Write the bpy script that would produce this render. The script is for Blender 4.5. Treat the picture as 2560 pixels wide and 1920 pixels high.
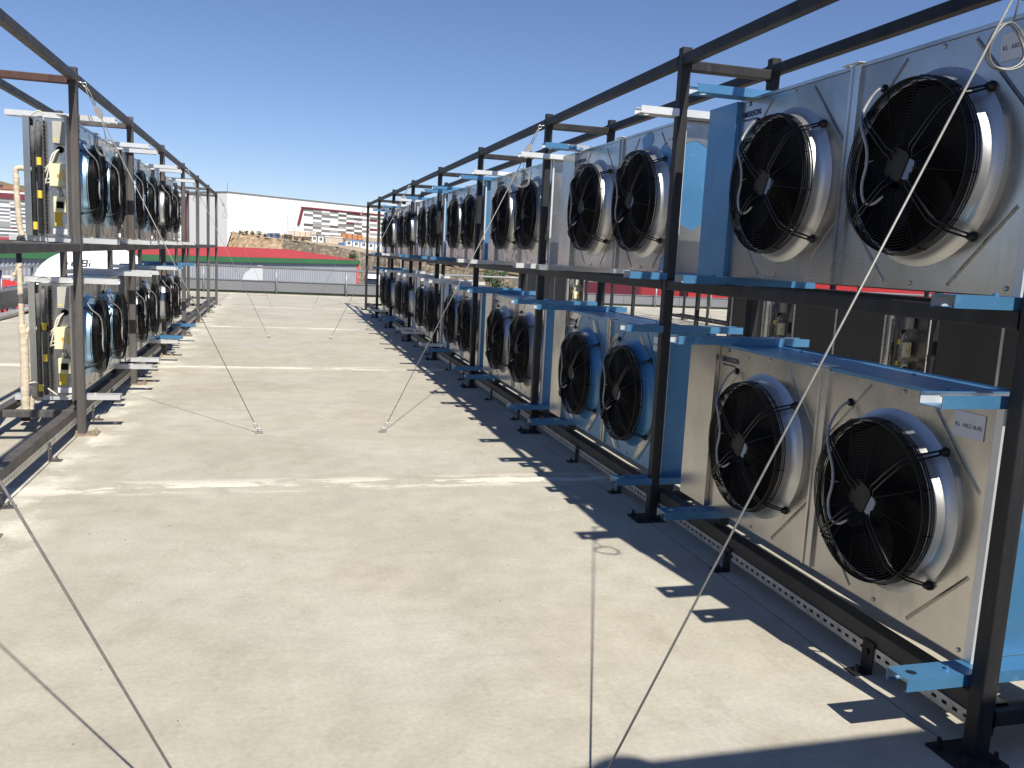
import bpy, math, random
from math import sin, cos, pi, radians, sqrt, atan2
from mathutils import Matrix, Vector

# ------------------------------------------------------------------ scene, camera, light
for o in list(bpy.data.objects):
    bpy.data.objects.remove(o)
S = bpy.context.scene
COL = S.collection
S.render.resolution_x, S.render.resolution_y = 1024, 768
YAW, PITCH, ROLL = 0.2712, -0.1472, 0.0491
cam_d = bpy.data.cameras.new("camera")
cam_d.sensor_width = 36.0
cam_d.lens = 36.0 * 2137.0 / 2560.0
cam_d.clip_start = 0.05
cam_d.clip_end = 3000.0
cam = bpy.data.objects.new("camera", cam_d)
COL.objects.link(cam)
_f = Vector((sin(YAW) * cos(PITCH), cos(YAW) * cos(PITCH), sin(PITCH)))
_r = Vector((cos(YAW), -sin(YAW), 0))
_u = _r.cross(_f)
_r2 = cos(ROLL) * _r + sin(ROLL) * _u
_u2 = -sin(ROLL) * _r + cos(ROLL) * _u
cam.matrix_world = Matrix(((_r2.x, _u2.x, -_f.x, 0), (_r2.y, _u2.y, -_f.y, 0),
                           (_r2.z, _u2.z, -_f.z, 1.65), (0, 0, 0, 1)))
S.camera = cam

SUN = Vector((0.094, -0.673, 0.7335)).normalized()
world = bpy.data.worlds.new("World")
S.world = world
world.use_nodes = True
wn = world.node_tree.nodes
bg = wn["Background"]
sky = wn.new("ShaderNodeTexSky")
sky.sky_type = 'NISHITA'
sky.sun_disc = False
sky.sun_elevation = math.asin(SUN.z)
sky.sun_rotation = atan2(SUN.x, SUN.y)
sky.altitude = 900
sky.air_density = 1.0
sky.dust_density = 0.0
sky.ozone_density = 5.0
wb = wn.new("ShaderNodeMix")
wb.data_type = 'RGBA'
wb.blend_type = 'MULTIPLY'
wb.inputs[0].default_value = 1.0
wb.inputs[7].default_value = (1.03, 0.985, 1.09, 1.0)
world.node_tree.links.new(sky.outputs[0], wb.inputs[6])
world.node_tree.links.new(wb.outputs[2], bg.inputs[0])
bg.inputs[1].default_value = 0.0775
sun_d = bpy.data.lights.new("sun", 'SUN')
sun_d.energy = 5.0
sun_d.angle = radians(0.53)
sun_d.color = (1.0, 0.945, 0.835)
sun = bpy.data.objects.new("sun", sun_d)
COL.objects.link(sun)
sun.rotation_euler = SUN.to_track_quat('Z', 'Y').to_euler()
sun.location = (4, -20, 25)
vs = S.view_settings
vs.view_transform = 'Standard'
vs.look = 'None'
vs.exposure = 0.36
vs.gamma = 1.0
vs.use_curve_mapping = False
S.render.engine = 'CYCLES'
S.cycles.max_bounces = 8

random.seed(7)
RND = random.Random(11)

# ------------------------------------------------------------------ materials
MATS = {}
def rgb(c):
    return (c[0], c[1], c[2], 1.0)

def new_mat(name):
    m = bpy.data.materials.new(name)
    m.use_nodes = True
    nt = m.node_tree
    b = nt.nodes["Principled BSDF"]
    MATS[name] = m
    return m, nt, b

def N(nt, typ, **kw):
    n = nt.nodes.new(typ)
    for k, v in kw.items():
        if k in n.inputs.keys() if hasattr(n.inputs, 'keys') else False:
            n.inputs[k].default_value = v
        else:
            setattr(n, k, v)
    return n

def noise(nt, coord, scale, detail=4, rough=0.55, vscale=None):
    n = nt.nodes.new("ShaderNodeTexNoise")
    n.inputs["Scale"].default_value = scale
    n.inputs["Detail"].default_value = detail
    n.inputs["Roughness"].default_value = rough
    if vscale:
        mp = nt.nodes.new("ShaderNodeMapping")
        mp.inputs["Scale"].default_value = vscale
        nt.links.new(coord, mp.inputs["Vector"])
        coord = mp.outputs[0]
    nt.links.new(coord, n.inputs["Vector"])
    return n.outputs["Fac"]

def ramp(nt, fac, stops):
    r = nt.nodes.new("ShaderNodeValToRGB")
    e = r.color_ramp.elements
    while len(e) < len(stops):
        e.new(0.5)
    for i, (p, c) in enumerate(stops):
        e[i].position = p
        e[i].color = rgb(c) if len(c) == 3 else c
    nt.links.new(fac, r.inputs[0])
    return r.outputs[0]

def mix(nt, fac, a, b, mode='MIX'):
    m = nt.nodes.new("ShaderNodeMix")
    m.data_type = 'RGBA'
    m.blend_type = mode
    m.clamp_factor = True
    for sock, v in ((0, fac), (6, a), (7, b)):
        if hasattr(v, 'is_linked') or hasattr(v, 'links'):
            nt.links.new(v, m.inputs[sock])
        elif sock == 0:
            m.inputs[0].default_value = v
        else:
            m.inputs[sock].default_value = rgb(v)
    return m.outputs[2]

def math_n(nt, op, a, b=None, clamp=False):
    m = nt.nodes.new("ShaderNodeMath")
    m.operation = op
    m.use_clamp = clamp
    for i, v in enumerate((a, b)):
        if v is None:
            continue
        if isinstance(v, (int, float)):
            m.inputs[i].default_value = v
        else:
            nt.links.new(v, m.inputs[i])
    return m.outputs[0]

def bump(nt, b, h, strength, dist=0.01):
    n = nt.nodes.new("ShaderNodeBump")
    n.inputs["Strength"].default_value = strength
    n.inputs["Distance"].default_value = dist
    nt.links.new(h, n.inputs["Height"])
    nt.links.new(n.outputs[0], b.inputs["Normal"])

def coords(nt, kind="Object", jitter=True):
    tc = nt.nodes.new("ShaderNodeTexCoord")
    c = tc.outputs[kind]
    if jitter:
        oi = nt.nodes.new("ShaderNodeObjectInfo")
        ad = nt.nodes.new("ShaderNodeVectorMath")
        ad.operation = 'MULTIPLY_ADD'
        nt.links.new(oi.outputs["Random"], ad.inputs[0])
        ad.inputs[1].default_value = (37.0, 53.0, 71.0)
        nt.links.new(c, ad.inputs[2])
        c = ad.outputs[0]
    return c

def world_pos(nt):
    return nt.nodes.new("ShaderNodeNewGeometry").outputs["Position"]

def simple(name, col, rough=0.6, metal=0.0, var=0.25, scale=6.0, spec=0.5, bmp=0.0):
    m, nt, b = new_mat(name)
    c = coords(nt)
    f = noise(nt, c, scale)
    lo = tuple(max(0, x * (1 - var)) for x in col)
    hi = tuple(min(1, x * (1 + var)) for x in col)
    nt.links.new(ramp(nt, f, [(0.3, lo), (0.7, hi)]), b.inputs["Base Color"])
    b.inputs["Roughness"].default_value = rough
    b.inputs["Metallic"].default_value = metal
    b.inputs["Specular IOR Level"].default_value = spec
    if bmp:
        bump(nt, b, noise(nt, c, scale * 6), bmp, 0.004)
    return m

def make_materials():
    # --- concrete deck
    m, nt, b = new_mat("concrete")
    p = world_pos(nt)
    n1 = noise(nt, p, 0.8, 8, 0.66)
    n2 = noise(nt, p, 5.0, 6, 0.6)
    n3 = noise(nt, p, 45.0, 3, 0.6)
    c = ramp(nt, n1, [(0.34, (0.425, 0.394, 0.328)), (0.50, (0.468, 0.437, 0.366)), (0.66, (0.515, 0.487, 0.415))])
    warm = ramp(nt, noise(nt, p, 0.42, 5, 0.6, (1.0, 0.8, 1.0)), [(0.50, (0, 0, 0)), (0.64, (1, 1, 1))])
    c = mix(nt, math_n(nt, 'MULTIPLY', warm, 0.20), c, (0.56, 0.465, 0.345))
    cool = ramp(nt, noise(nt, p, 0.33, 6, 0.62, (0.9, 1.3, 1.7)), [(0.53, (0, 0, 0)), (0.57, (1, 1, 1))])
    c = mix(nt, math_n(nt, 'MULTIPLY', cool, 0.25), c, (0.53, 0.52, 0.485))
    c = mix(nt, 1.0, c, ramp(nt, n2, [(0.3, (0.91, 0.905, 0.90)), (0.7, (1.06, 1.06, 1.06))]), 'MULTIPLY')
    zone = ramp(nt, noise(nt, p, 0.9, 3, 0.5), [(0.48, (0, 0, 0)), (0.62, (1, 1, 1))])
    smu = ramp(nt, noise(nt, p, 6.5, 8, 0.74, (0.7, 1.2, 1.0)), [(0.60, (0, 0, 0)), (0.70, (1, 1, 1))])
    c = mix(nt, math_n(nt, 'MULTIPLY', math_n(nt, 'MULTIPLY', smu, zone), 0.55), c, (0.30, 0.265, 0.22))
    pt = ramp(nt, noise(nt, p, 1.35, 7, 0.62), [(0.545, (1.0, 1.0, 1.0)), (0.56, (0.925, 0.92, 0.91))])
    c = mix(nt, 0.4, c, pt, 'MULTIPLY')
    pt2 = ramp(nt, noise(nt, p, 2.6, 8, 0.68, (1.3, 0.8, 2.0)), [(0.585, (1.0, 1.0, 1.0)), (0.60, (0.90, 0.885, 0.86))])
    c = mix(nt, 0.55, c, pt2, 'MULTIPLY')
    trw = ramp(nt, noise(nt, p, 2.0, 7, 0.7, (0.25, 2.4, 1.0)), [(0.61, (0, 0, 0)), (0.66, (1, 1, 1))])
    c = mix(nt, math_n(nt, 'MULTIPLY', trw, 0.22), c, (0.36, 0.325, 0.27))
    sp = nt.nodes.new("ShaderNodeSeparateXYZ")
    nt.links.new(p, sp.inputs[0])
    # pale efflorescence along the joints
    my = math_n(nt, 'ABSOLUTE', math_n(nt, 'SUBTRACT', math_n(nt, 'MODULO', math_n(nt, 'ADD', sp.outputs[1], 603.0), 6.0), 3.0))
    dy = math_n(nt, 'SUBTRACT', 0.0, my)
    e1 = math_n(nt, 'SUBTRACT', 1.0, math_n(nt, 'DIVIDE', my, 0.20), True)
    dx = math_n(nt, 'ABSOLUTE', math_n(nt, 'ADD', sp.outputs[0], 1.45))
    e2 = math_n(nt, 'SUBTRACT', 1.0, math_n(nt, 'DIVIDE', dx, 0.30), True)
    iso = ramp(nt, noise(nt, p, 2.2, 7, 0.68), [(0.46, (0, 0, 0)), (0.60, (1, 1, 1))])
    brk = ramp(nt, noise(nt, p, 3.2, 8, 0.72, (0.45, 1.6, 1.0)), [(0.47, (0, 0, 0)), (0.53, (1, 1, 1))])
    e = math_n(nt, 'MULTIPLY', math_n(nt, 'POWER', e1, 0.75), brk)
    e = math_n(nt, 'MAXIMUM', e, math_n(nt, 'MULTIPLY', math_n(nt, 'MULTIPLY', e2, iso), 0.75))
    c = mix(nt, math_n(nt, 'MULTIPLY', e, 0.92), c, (0.82, 0.78, 0.67))
    spk = ramp(nt, noise(nt, p, 34.0, 2, 0.5), [(0.70, (1, 1, 1)), (0.76, (0.70, 0.66, 0.60))])
    c = mix(nt, 0.45, c, spk, 'MULTIPLY')
    fine = ramp(nt, n3, [(0.3, (0.90, 0.90, 0.90)), (0.7, (1.05, 1.05, 1.05))])
    c = mix(nt, 1.0, c, fine, 'MULTIPLY')
    nt.links.new(c, b.inputs["Base Color"])
    b.inputs["Roughness"].default_value = 0.82
    b.inputs["Specular IOR Level"].default_value = 0.3
    hh = math_n(nt, 'ADD', math_n(nt, 'MULTIPLY', n3, 0.25), n2)
    bump(nt, b, hh, 0.12, 0.004)

    simple("joint_dark", (0.10, 0.095, 0.085), 0.9)

    # --- rack steel
    def steel(name, dark, light, rust, rusty):
        m, nt, b = new_mat(name)
        c = coords(nt)
        f = noise(nt, c, 9.0, 5, 0.65, (1.0, 1.0, 0.12))
        f2 = noise(nt, c, 2.0, 4, 0.6)
        f3 = noise(nt, c, 30.0, 4, 0.7, (1, 1, 0.2))
        col = ramp(nt, f, [(0.35, dark), (0.62, light)])
        rm = ramp(nt, f2, [(0.5 - 0.16 * rusty, (0, 0, 0)), (0.62 - 0.1 * rusty, (1, 1, 1))])
        col = mix(nt, math_n(nt, 'MULTIPLY', rm, 0.75 * rusty), col, rust)
        dirt = ramp(nt, f3, [(0.60, (0, 0, 0)), (0.74, (1, 1, 1))])
        col = mix(nt, math_n(nt, 'MULTIPLY', dirt, 0.13), col, (0.24, 0.23, 0.21))
        nt.links.new(col, b.inputs["Base Color"])
        b.inputs["Metallic"].default_value = 0.1
        b.inputs["Roughness"].default_value = 0.55
        b.inputs["Specular IOR Level"].default_value = 0.3
        bump(nt, b, f3, 0.12, 0.002)
    steel("rack_steel", (0.013, 0.0135, 0.016), (0.027, 0.028, 0.031), (0.05, 0.04, 0.035), 0.15)  # base lowered to near black to put the right rack's shade into the colour
    steel("rack_steel_brown", (0.055, 0.054, 0.054), (0.12, 0.117, 0.114), (0.12, 0.085, 0.068), 0.45)
    steel("rust_beam", (0.06, 0.033, 0.027), (0.095, 0.05, 0.041), (0.09, 0.045, 0.036), 0.8)
    simple("base_beam_brown", (0.055, 0.049, 0.041), 0.6, 0.15, 0.35, 3.0)
    simple("strut_galv", (0.50, 0.49, 0.46), 0.45, 0.55, 0.2, 12.0)
    simple("plate_tan", (0.30, 0.25, 0.18), 0.7, 0.2, 0.3, 14.0)

    # --- sheet metal and protective film
    def sheet(name, warm=(0.54, 0.525, 0.50), smear=0.5):
        m, nt, b = new_mat(name)
        c = coords(nt)
        f = noise(nt, c, 3.0, 6, 0.6)
        g = noise(nt, c, 1.6, 4, 0.6, (1, 1.5, 1))
        h = noise(nt, c, 55.0, 3, 0.6, (1, 0.5, 2.0))
        col = ramp(nt, f, [(0.3, tuple(x * 0.90 for x in warm)), (0.7, warm)])
        sm = ramp(nt, g, [(0.57, (0, 0, 0)), (0.63, (1, 1, 1))])
        col = mix(nt, math_n(nt, 'MULTIPLY', sm, 0.7 * smear), col, (0.29, 0.29, 0.295))
        big = ramp(nt, noise(nt, c, 1.1, 4, 0.55, (1, 1, 0.7)), [(0.36, (0.62, 0.63, 0.65)), (0.60, (1.06, 1.05, 1.04))])  # soft dark patches put uneven shading and reflections into the metal colour
        col = mix(nt, 0.9, col, big, 'MULTIPLY')
        st = ramp(nt, noise(nt, c, 5.0, 4, 0.6, (1.0, 3.0, 0.22)), [(0.56, (0, 0, 0)), (0.72, (1, 1, 1))])
        col = mix(nt, math_n(nt, 'MULTIPLY', st, 0.30), col, (0.30, 0.29, 0.28))
        blot = ramp(nt, noise(nt, c, 3.4, 4, 0.6, (1, 1, 0.8)), [(0.60, (0, 0, 0)), (0.64, (1, 1, 1))])
        col = mix(nt, math_n(nt, 'MULTIPLY', blot, 0.45 * smear), col, (0.40, 0.37, 0.33))
        nt.links.new(col, b.inputs["Base Color"])
        b.inputs["Metallic"].default_value = 0.90
        rr = ramp(nt, math_n(nt, 'ADD', math_n(nt, 'MULTIPLY', g, 0.7), math_n(nt, 'MULTIPLY', h, 0.12)),
                  [(0.3, (0.20, 0.20, 0.20)), (0.7, (0.40, 0.40, 0.40))])
        nt.links.new(rr, b.inputs["Roughness"])
        bump(nt, b, noise(nt, c, 1.8, 2, 0.4), 0.38, 0.03)
        return nt, b, c
    sheet("sheet_metal")
    simple("galv_pale", (0.66, 0.67, 0.68), 0.42, 0.45, 0.08, 6.0)
    simple("shroud_metal", (0.56, 0.56, 0.56), 0.42, 0.9, 0.12, 5.0)
    simple("shroud_film", (0.30, 0.47, 0.62), 0.36, 0.7, 0.15, 5.0)
    sheet("sheet_metal_dull", (0.52, 0.52, 0.52), 0.8)
    def filmnodes(nt, b, c):
        f = noise(nt, c, 2.4, 5, 0.6)
        col = ramp(nt, f, [(0.3, (0.058, 0.188, 0.365)), (0.7, (0.088, 0.250, 0.45))])
        scf = ramp(nt, noise(nt, c, 9.0, 6, 0.72, (1.0, 0.25, 1.0)), [(0.60, (0, 0, 0)), (0.70, (1, 1, 1))])
        col = mix(nt, math_n(nt, 'MULTIPLY', scf, 0.22), col, (0.40, 0.52, 0.60))
        drt = ramp(nt, noise(nt, c, 4.0, 6, 0.7), [(0.55, (0, 0, 0)), (0.72, (1, 1, 1))])
        col = mix(nt, math_n(nt, 'MULTIPLY', drt, 0.30), col, (0.10, 0.17, 0.23))
        return col
    m, nt, b = new_mat("blue_film")
    c = coords(nt)
    nt.links.new(filmnodes(nt, b, c), b.inputs["Base Color"])
    b.inputs["Metallic"].default_value = 0.35
    b.inputs["Roughness"].default_value = 0.36
    b.inputs["Coat Weight"].default_value = 0.12
    b.inputs["Coat Roughness"].default_value = 0.2
    bump(nt, b, noise(nt, c, 5.5, 5, 0.6, (1, 1, 0.5)), 0.22, 0.012)
    # half peeled film
    m, nt, b = new_mat("peeled_film")
    c = coords(nt)
    msk = ramp(nt, noise(nt, c, 1.9, 6, 0.62), [(0.505, (0, 0, 0)), (0.52, (1, 1, 1))])
    col = mix(nt, msk, (0.64, 0.63, 0.61), filmnodes(nt, b, c))
    nt.links.new(col, b.inputs["Base Color"])
    b.inputs["Roughness"].default_value = 0.36
    met = ramp(nt, msk, [(0.0, (0.88, 0.88, 0.88)), (1.0, (0.45, 0.45, 0.45))])
    nt.links.new(met, b.inputs["Metallic"])

    # --- fan blacks
    simple("grille_black", (0.005, 0.005, 0.006), 0.45, 0.0, 0.2, 20.0, 0.15)
    simple("ring_black", (0.008, 0.008, 0.009), 0.34, 0.0, 0.2, 20.0, 0.35)
    simple("impeller_black", (0.007, 0.007, 0.008), 0.5, 0.0, 0.2, 10.0, 0.25)
    simple("motor_grey", (0.032, 0.030, 0.028), 0.6, 0.0, 0.2, 18.0, 0.2)
    simple("motor_label", (0.17, 0.22, 0.29), 0.35, 0.3, 0.15, 40.0)
    simple("cable_grey", (0.30, 0.30, 0.31), 0.5, 0.0, 0.15, 30.0)
    simple("cable_cream", (0.62, 0.59, 0.52), 0.55, 0.0, 0.1, 30.0)
    simple("guy_cable", (0.27, 0.265, 0.255), 0.5, 0.3, 0.15, 60.0)
    simple("zinc", (0.55, 0.54, 0.52), 0.35, 0.8, 0.15, 30.0)
    simple("ink", (0.012, 0.014, 0.03), 0.5, 0.0, 0.1)
    simple("ink_blue", (0.015, 0.025, 0.09), 0.5, 0.0, 0.1)
    simple("plate_white", (0.60, 0.62, 0.66), 0.45, 0.0, 0.06, 8.0)
    simple("box_cream", (0.72, 0.68, 0.44), 0.5, 0.0, 0.06, 8.0)
    simple("box_grey", (0.42, 0.41, 0.37), 0.55, 0.0, 0.08, 8.0)
    simple("sticker_yellow", (0.78, 0.55, 0.05), 0.5, 0.0, 0.08, 20.0)
    simple("sticker_orange", (0.75, 0.32, 0.03), 0.5, 0.0, 0.08, 20.0)
    simple("paper_white", (0.78, 0.78, 0.78), 0.6, 0.0, 0.04, 20.0)
    simple("foam_black", (0.035, 0.035, 0.036), 0.75, 0.0, 0.3, 30.0)
    simple("foam_grey", (0.11, 0.11, 0.112), 0.75, 0.0, 0.3, 20.0)
    m, nt, b = new_mat("pipe_wrap")
    c = coords(nt, "Object", False)
    f = noise(nt, c, 14.0, 5, 0.6, (1, 1, 3))
    col = ramp(nt, f, [(0.35, (0.50, 0.42, 0.31)), (0.65, (0.66, 0.58, 0.46))])
    nt.links.new(col, b.inputs["Base Color"])
    b.inputs["Roughness"].default_value = 0.85
    bump(nt, b, f, 0.5, 0.006)
    # coil fins
    m, nt, b = new_mat("coil_fin")
    c = coords(nt, "Object", False)
    w = nt.nodes.new("ShaderNodeTexWave")
    w.wave_type = 'BANDS'
    w.bands_direction = 'Z'
    w.inputs["Scale"].default_value = 16.0
    w.inputs["Distortion"].default_value = 0.6
    w.inputs["Detail"].default_value = 1.0
    nt.links.new(c, w.inputs["Vector"])
    f = noise(nt, c, 3.0)
    col = ramp(nt, w.outputs["Fac"], [(0.2, (0.022, 0.021, 0.020)), (0.9, (0.075, 0.072, 0.068))])
    col = mix(nt, math_n(nt, 'MULTIPLY', f, 0.5), col, (0.045, 0.043, 0.041))
    nt.links.new(col, b.inputs["Base Color"])
    b.inputs["Roughness"].default_value = 0.6
    b.inputs["Metallic"].default_value = 0.3

    # --- parapet and surroundings
    simple("parapet_grey", (0.185, 0.19, 0.205), 0.5, 0.2, 0.06, 0.8)
    simple("parapet_dark", (0.085, 0.087, 0.095), 0.6, 0.1, 0.12, 0.9)  # darker copy of the parapet grey: the barely lit side is painted in
    simple("rail_grey", (0.30, 0.305, 0.32), 0.45, 0.4, 0.1, 3.0)
    simple("gutter_green", (0.09, 0.13, 0.085), 0.8, 0, 0.3, 2.0)
    simple("white_cladding", (0.80, 0.81, 0.83), 0.55, 0.0, 0.02, 0.05)
    simple("panel_white", (0.78, 0.79, 0.81), 0.55, 0.0, 0.03, 0.3)
    simple("panel_light", (0.33, 0.335, 0.34), 0.55, 0.0, 0.05, 0.3)
    simple("panel_mid", (0.19, 0.195, 0.20), 0.55, 0.0, 0.05, 0.3)
    simple("panel_dark", (0.10, 0.104, 0.108), 0.55, 0.0, 0.05, 0.3)
    simple("maroon", (0.17, 0.030, 0.045), 0.55, 0.0, 0.08, 0.3)
    m = simple("red_roof", (0.36, 0.050, 0.058), 0.55, 0.0, 0.08, 0.1)
    simple("green_band", (0.055, 0.185, 0.08), 0.55, 0.0, 0.08, 0.2)
    simple("green_dark", (0.05, 0.10, 0.055), 0.7, 0.0, 0.2, 0.4)
    simple("corrugated", (0.40, 0.42, 0.46), 0.45, 0.25, 0.06, 0.4)
    simple("red_wall", (0.42, 0.055, 0.055), 0.6, 0.0, 0.12, 0.15)
    simple("red_bright", (0.62, 0.05, 0.05), 0.5, 0.0, 0.08, 0.3)
    def ground(name, a, bcol, ccol, s1, s2, bmp):
        m, nt, b = new_mat(name)
        p = world_pos(nt)
        f1 = noise(nt, p, s1, 6, 0.65)
        f2 = noise(nt, p, s2, 6, 0.7)
        c = ramp(nt, f1, [(0.36, a), (0.52, bcol), (0.68, ccol)])
        d = ramp(nt, f2, [(0.35, (0.55, 0.55, 0.55)), (0.65, (1.15, 1.15, 1.15))])
        nt.links.new(mix(nt, 1.0, c, d, 'MULTIPLY'), b.inputs["Base Color"])
        b.inputs["Roughness"].default_value = 0.9
        b.inputs["Specular IOR Level"].default_value = 0.2
        bump(nt, b, f2, bmp, 0.6)
    ground("dry_earth", (0.40, 0.28, 0.175), (0.48, 0.35, 0.23), (0.27, 0.21, 0.12), 0.12, 0.9, 0.6)
    ground("dry_grass", (0.20, 0.155, 0.08), (0.28, 0.21, 0.12), (0.12, 0.12, 0.05), 0.07, 0.6, 0.4)
    ground("terrace_sand", (0.45, 0.36, 0.26), (0.52, 0.42, 0.31), (0.34, 0.27, 0.18), 0.06, 0.5, 0.2)
    ground("yard_asphalt", (0.16, 0.155, 0.145), (0.21, 0.20, 0.185), (0.26, 0.24, 0.21), 0.05, 0.4, 0.1)
    # stone faced retaining wall
    m, nt, b = new_mat("stone_facing")
    p = world_pos(nt)
    v = nt.nodes.new("ShaderNodeTexVoronoi")
    v.inputs["Scale"].default_value = 1.1
    nt.links.new(p, v.inputs["Vector"])
    c = mix(nt, noise(nt, p, 0.3, 5, 0.6), (0.20, 0.155, 0.11), (0.30, 0.25, 0.19))
    d = ramp(nt, v.outputs["Distance"], [(0.05, (1.15, 1.15, 1.15)), (0.6, (0.55, 0.55, 0.55))])
    nt.links.new(mix(nt, 1.0, c, d, 'MULTIPLY'), b.inputs["Base Color"])
    b.inputs["Roughness"].default_value = 0.9
    bump(nt, b, v.outputs["Distance"], 0.6, 0.4)
    simple("cabin_white", (0.72, 0.73, 0.74), 0.55, 0, 0.05, 0.5)
    simple("cabin_blue", (0.16, 0.32, 0.62), 0.55, 0, 0.1, 0.5)
    simple("tarp_blue", (0.05, 0.15, 0.42), 0.6, 0, 0.2, 0.8)
    simple("orange", (0.42, 0.19, 0.085), 0.6, 0, 0.15, 0.8)
    simple("window_dark", (0.03, 0.035, 0.045), 0.15, 0, 0.1, 0.5)
    simple("truck_white", (0.74, 0.75, 0.76), 0.35, 0, 0.03, 1.0)
    simple("trailer_grey", (0.10, 0.10, 0.105), 0.6, 0, 0.2, 0.7)
    simple("tyre", (0.02, 0.02, 0.02), 0.8)
    simple("leaf", (0.055, 0.085, 0.035), 0.7, 0, 0.45, 3.0)
    simple("leaf_dry", (0.16, 0.125, 0.06), 0.8, 0, 0.4, 3.0)
    simple("bark", (0.10, 0.075, 0.05), 0.9, 0, 0.3, 8.0)
    simple("dish_white", (0.76, 0.76, 0.77), 0.4, 0, 0.03, 2.0)
    simple("dish_grey", (0.20, 0.20, 0.23), 0.5, 0.2, 0.1, 2.0)
    simple("plaster_cream", (0.55, 0.47, 0.38), 0.8, 0, 0.1, 0.5)
    simple("roof_terracotta", (0.33, 0.16, 0.10), 0.8, 0, 0.2, 1.0)
    simple("pole_white", (0.66, 0.65, 0.62), 0.5, 0, 0.05, 2.0)
make_materials()
M = MATS

# ------------------------------------------------------------------ mesh helpers
class MB:
    def __init__(self):
        self.v, self.f, self.s = [], [], []
    def add(self, verts, faces, smooth=False, mat=None):
        o = len(self.v)
        if mat is not None:
            verts = [tuple(mat @ Vector(p)) for p in verts]
        self.v += [tuple(p) for p in verts]
        self.f += [tuple(i + o for i in f) for f in faces]
        self.s += [smooth] * len(faces)
        return self
    def box(self, lo, hi, mat=None):
        x0, y0, z0 = lo
        x1, y1, z1 = hi
        v = [(x0, y0, z0), (x1, y0, z0), (x1, y1, z0), (x0, y1, z0), (x0, y0, z1), (x1, y0, z1), (x1, y1, z1), (x0, y1, z1)]
        f = [(0, 3, 2, 1), (4, 5, 6, 7), (0, 1, 5, 4), (1, 2, 6, 5), (2, 3, 7, 6), (3, 0, 4, 7)]
        return self.add(v, f, False, mat)
    def prism(self, poly, axis, a, b, mat=None):
        """poly: 2-D outline (ccw), extruded along axis from a to b"""
        n = len(poly)
        def pt(p, t):
            if axis == 'x': return (t, p[0], p[1])
            if axis == 'y': return (p[0], t, p[1])
            return (p[0], p[1], t)
        v = [pt(p, a) for p in poly] + [pt(p, b) for p in poly]
        f = [tuple(range(n - 1, -1, -1)), tuple(range(n, 2 * n))]
        f += [(i, (i + 1) % n, n + (i + 1) % n, n + i) for i in range(n)]
        return self.add(v, f, False, mat)
    def tube(self, path, r, n=6, closed=False, smooth=True, cap=True):
        P = [Vector(p) for p in path]
        m = len(P)
        rr = r if isinstance(r, (list, tuple)) else [r] * m
        v = []
        prev = None
        for i in range(m):
            if closed:
                t = P[(i + 1) % m] - P[i - 1]
            else:
                t = P[min(i + 1, m - 1)] - P[max(i - 1, 0)]
            if t.length < 1e-9:
                t = Vector((0, 0, 1))
            t.normalize()
            if prev is None:
                a = Vector((0, 0, 1)) if abs(t.z) < 0.9 else Vector((1, 0, 0))
                nn = (a - t * a.dot(t)).normalized()
            else:
                nn = prev - t * prev.dot(t)
                nn = nn.normalized() if nn.length > 1e-6 else prev
            prev = nn
            bb = t.cross(nn)
            for k in range(n):
                q = 2 * pi * k / n
                v.append(tuple(P[i] + (nn * cos(q) + bb * sin(q)) * rr[i]))
        f = []
        for i in range(m if closed else m - 1):
            j = (i + 1) % m
            for k in range(n):
                k2 = (k + 1) % n
                f.append((i * n + k, i * n + k2, j * n + k2, j * n + k))
        if not closed and cap:
            f.append(tuple(range(n - 1, -1, -1)))
            f.append(tuple((m - 1) * n + k for k in range(n)))
        return self.add(v, f, smooth)
    def lathe(self, prof, n=48, center=(0, 0, 0), axis='x', smooth=True):
        """prof: list of (t along axis, radius)"""
        v, f = [], []
        m = len(prof)
        for k in range(n):
            q = 2 * pi * k / n
            for t, r in prof:
                a, b = r * cos(q), r * sin(q)
                p = (t, a, b) if axis == 'x' else ((a, t, b) if axis == 'y' else (a, b, t))
                v.append((p[0] + center[0], p[1] + center[1], p[2] + center[2]))
        for k in range(n):
            k2 = (k + 1) % n
            for i in range(m - 1):
                f.append((k * m + i, k * m + i + 1, k2 * m + i + 1, k2 * m + i))
        return self.add(v, f, smooth)
    def cyl(self, p0, p1, r, n=12, smooth=True):
        return self.tube([p0, p1], r, n, False, smooth)
    def mesh(self, name):
        me = bpy.data.meshes.new(name)
        me.from_pydata(self.v, [], self.f)
        me.polygons.foreach_set("use_smooth", self.s)
        me.update()
        me.materials.append(None)
        return me

def rounded(w, h, r, cx=0, cy=0, k=2):
    pts = []
    for sx, sy, a0 in ((1, 1, 0), (-1, 1, 90), (-1, -1, 180), (1, -1, 270)):
        for i in range(k + 1):
            a = radians(a0 + 90 * i / k)
            pts.append((cx + sx * (w / 2 - r) + r * cos(a), cy + sy * (h / 2 - r) + r * sin(a)))
    return pts

LAST = [None]
def obj(name, mesh, mat, parent=None, loc=None, rot=None):
    if isinstance(mesh, MB):
        mesh = mesh.mesh(name)
    o = bpy.data.objects.new(name, mesh)
    LAST[0] = o
    COL.objects.link(o)
    if mesh.materials and len(mesh.materials) == 0:
        mesh.materials.append(None)
    o.material_slots[0].link = 'OBJECT'
    o.material_slots[0].material = M[mat] if isinstance(mat, str) else mat
    if parent is not None:
        o.parent = parent
    if loc is not None:
        o.location = loc
    if rot is not None:
        o.rotation_euler = rot
    return o

def thing(name, label, cat, loc=(0, 0, 0), rotz=0.0, group=None):
    o = bpy.data.objects.new(name, None)
    o.empty_display_size = 0.2
    COL.objects.link(o)
    o.location = loc
    o.rotation_euler = (0, 0, rotz)
    tag(o, label, cat, group)
    return o

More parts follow.
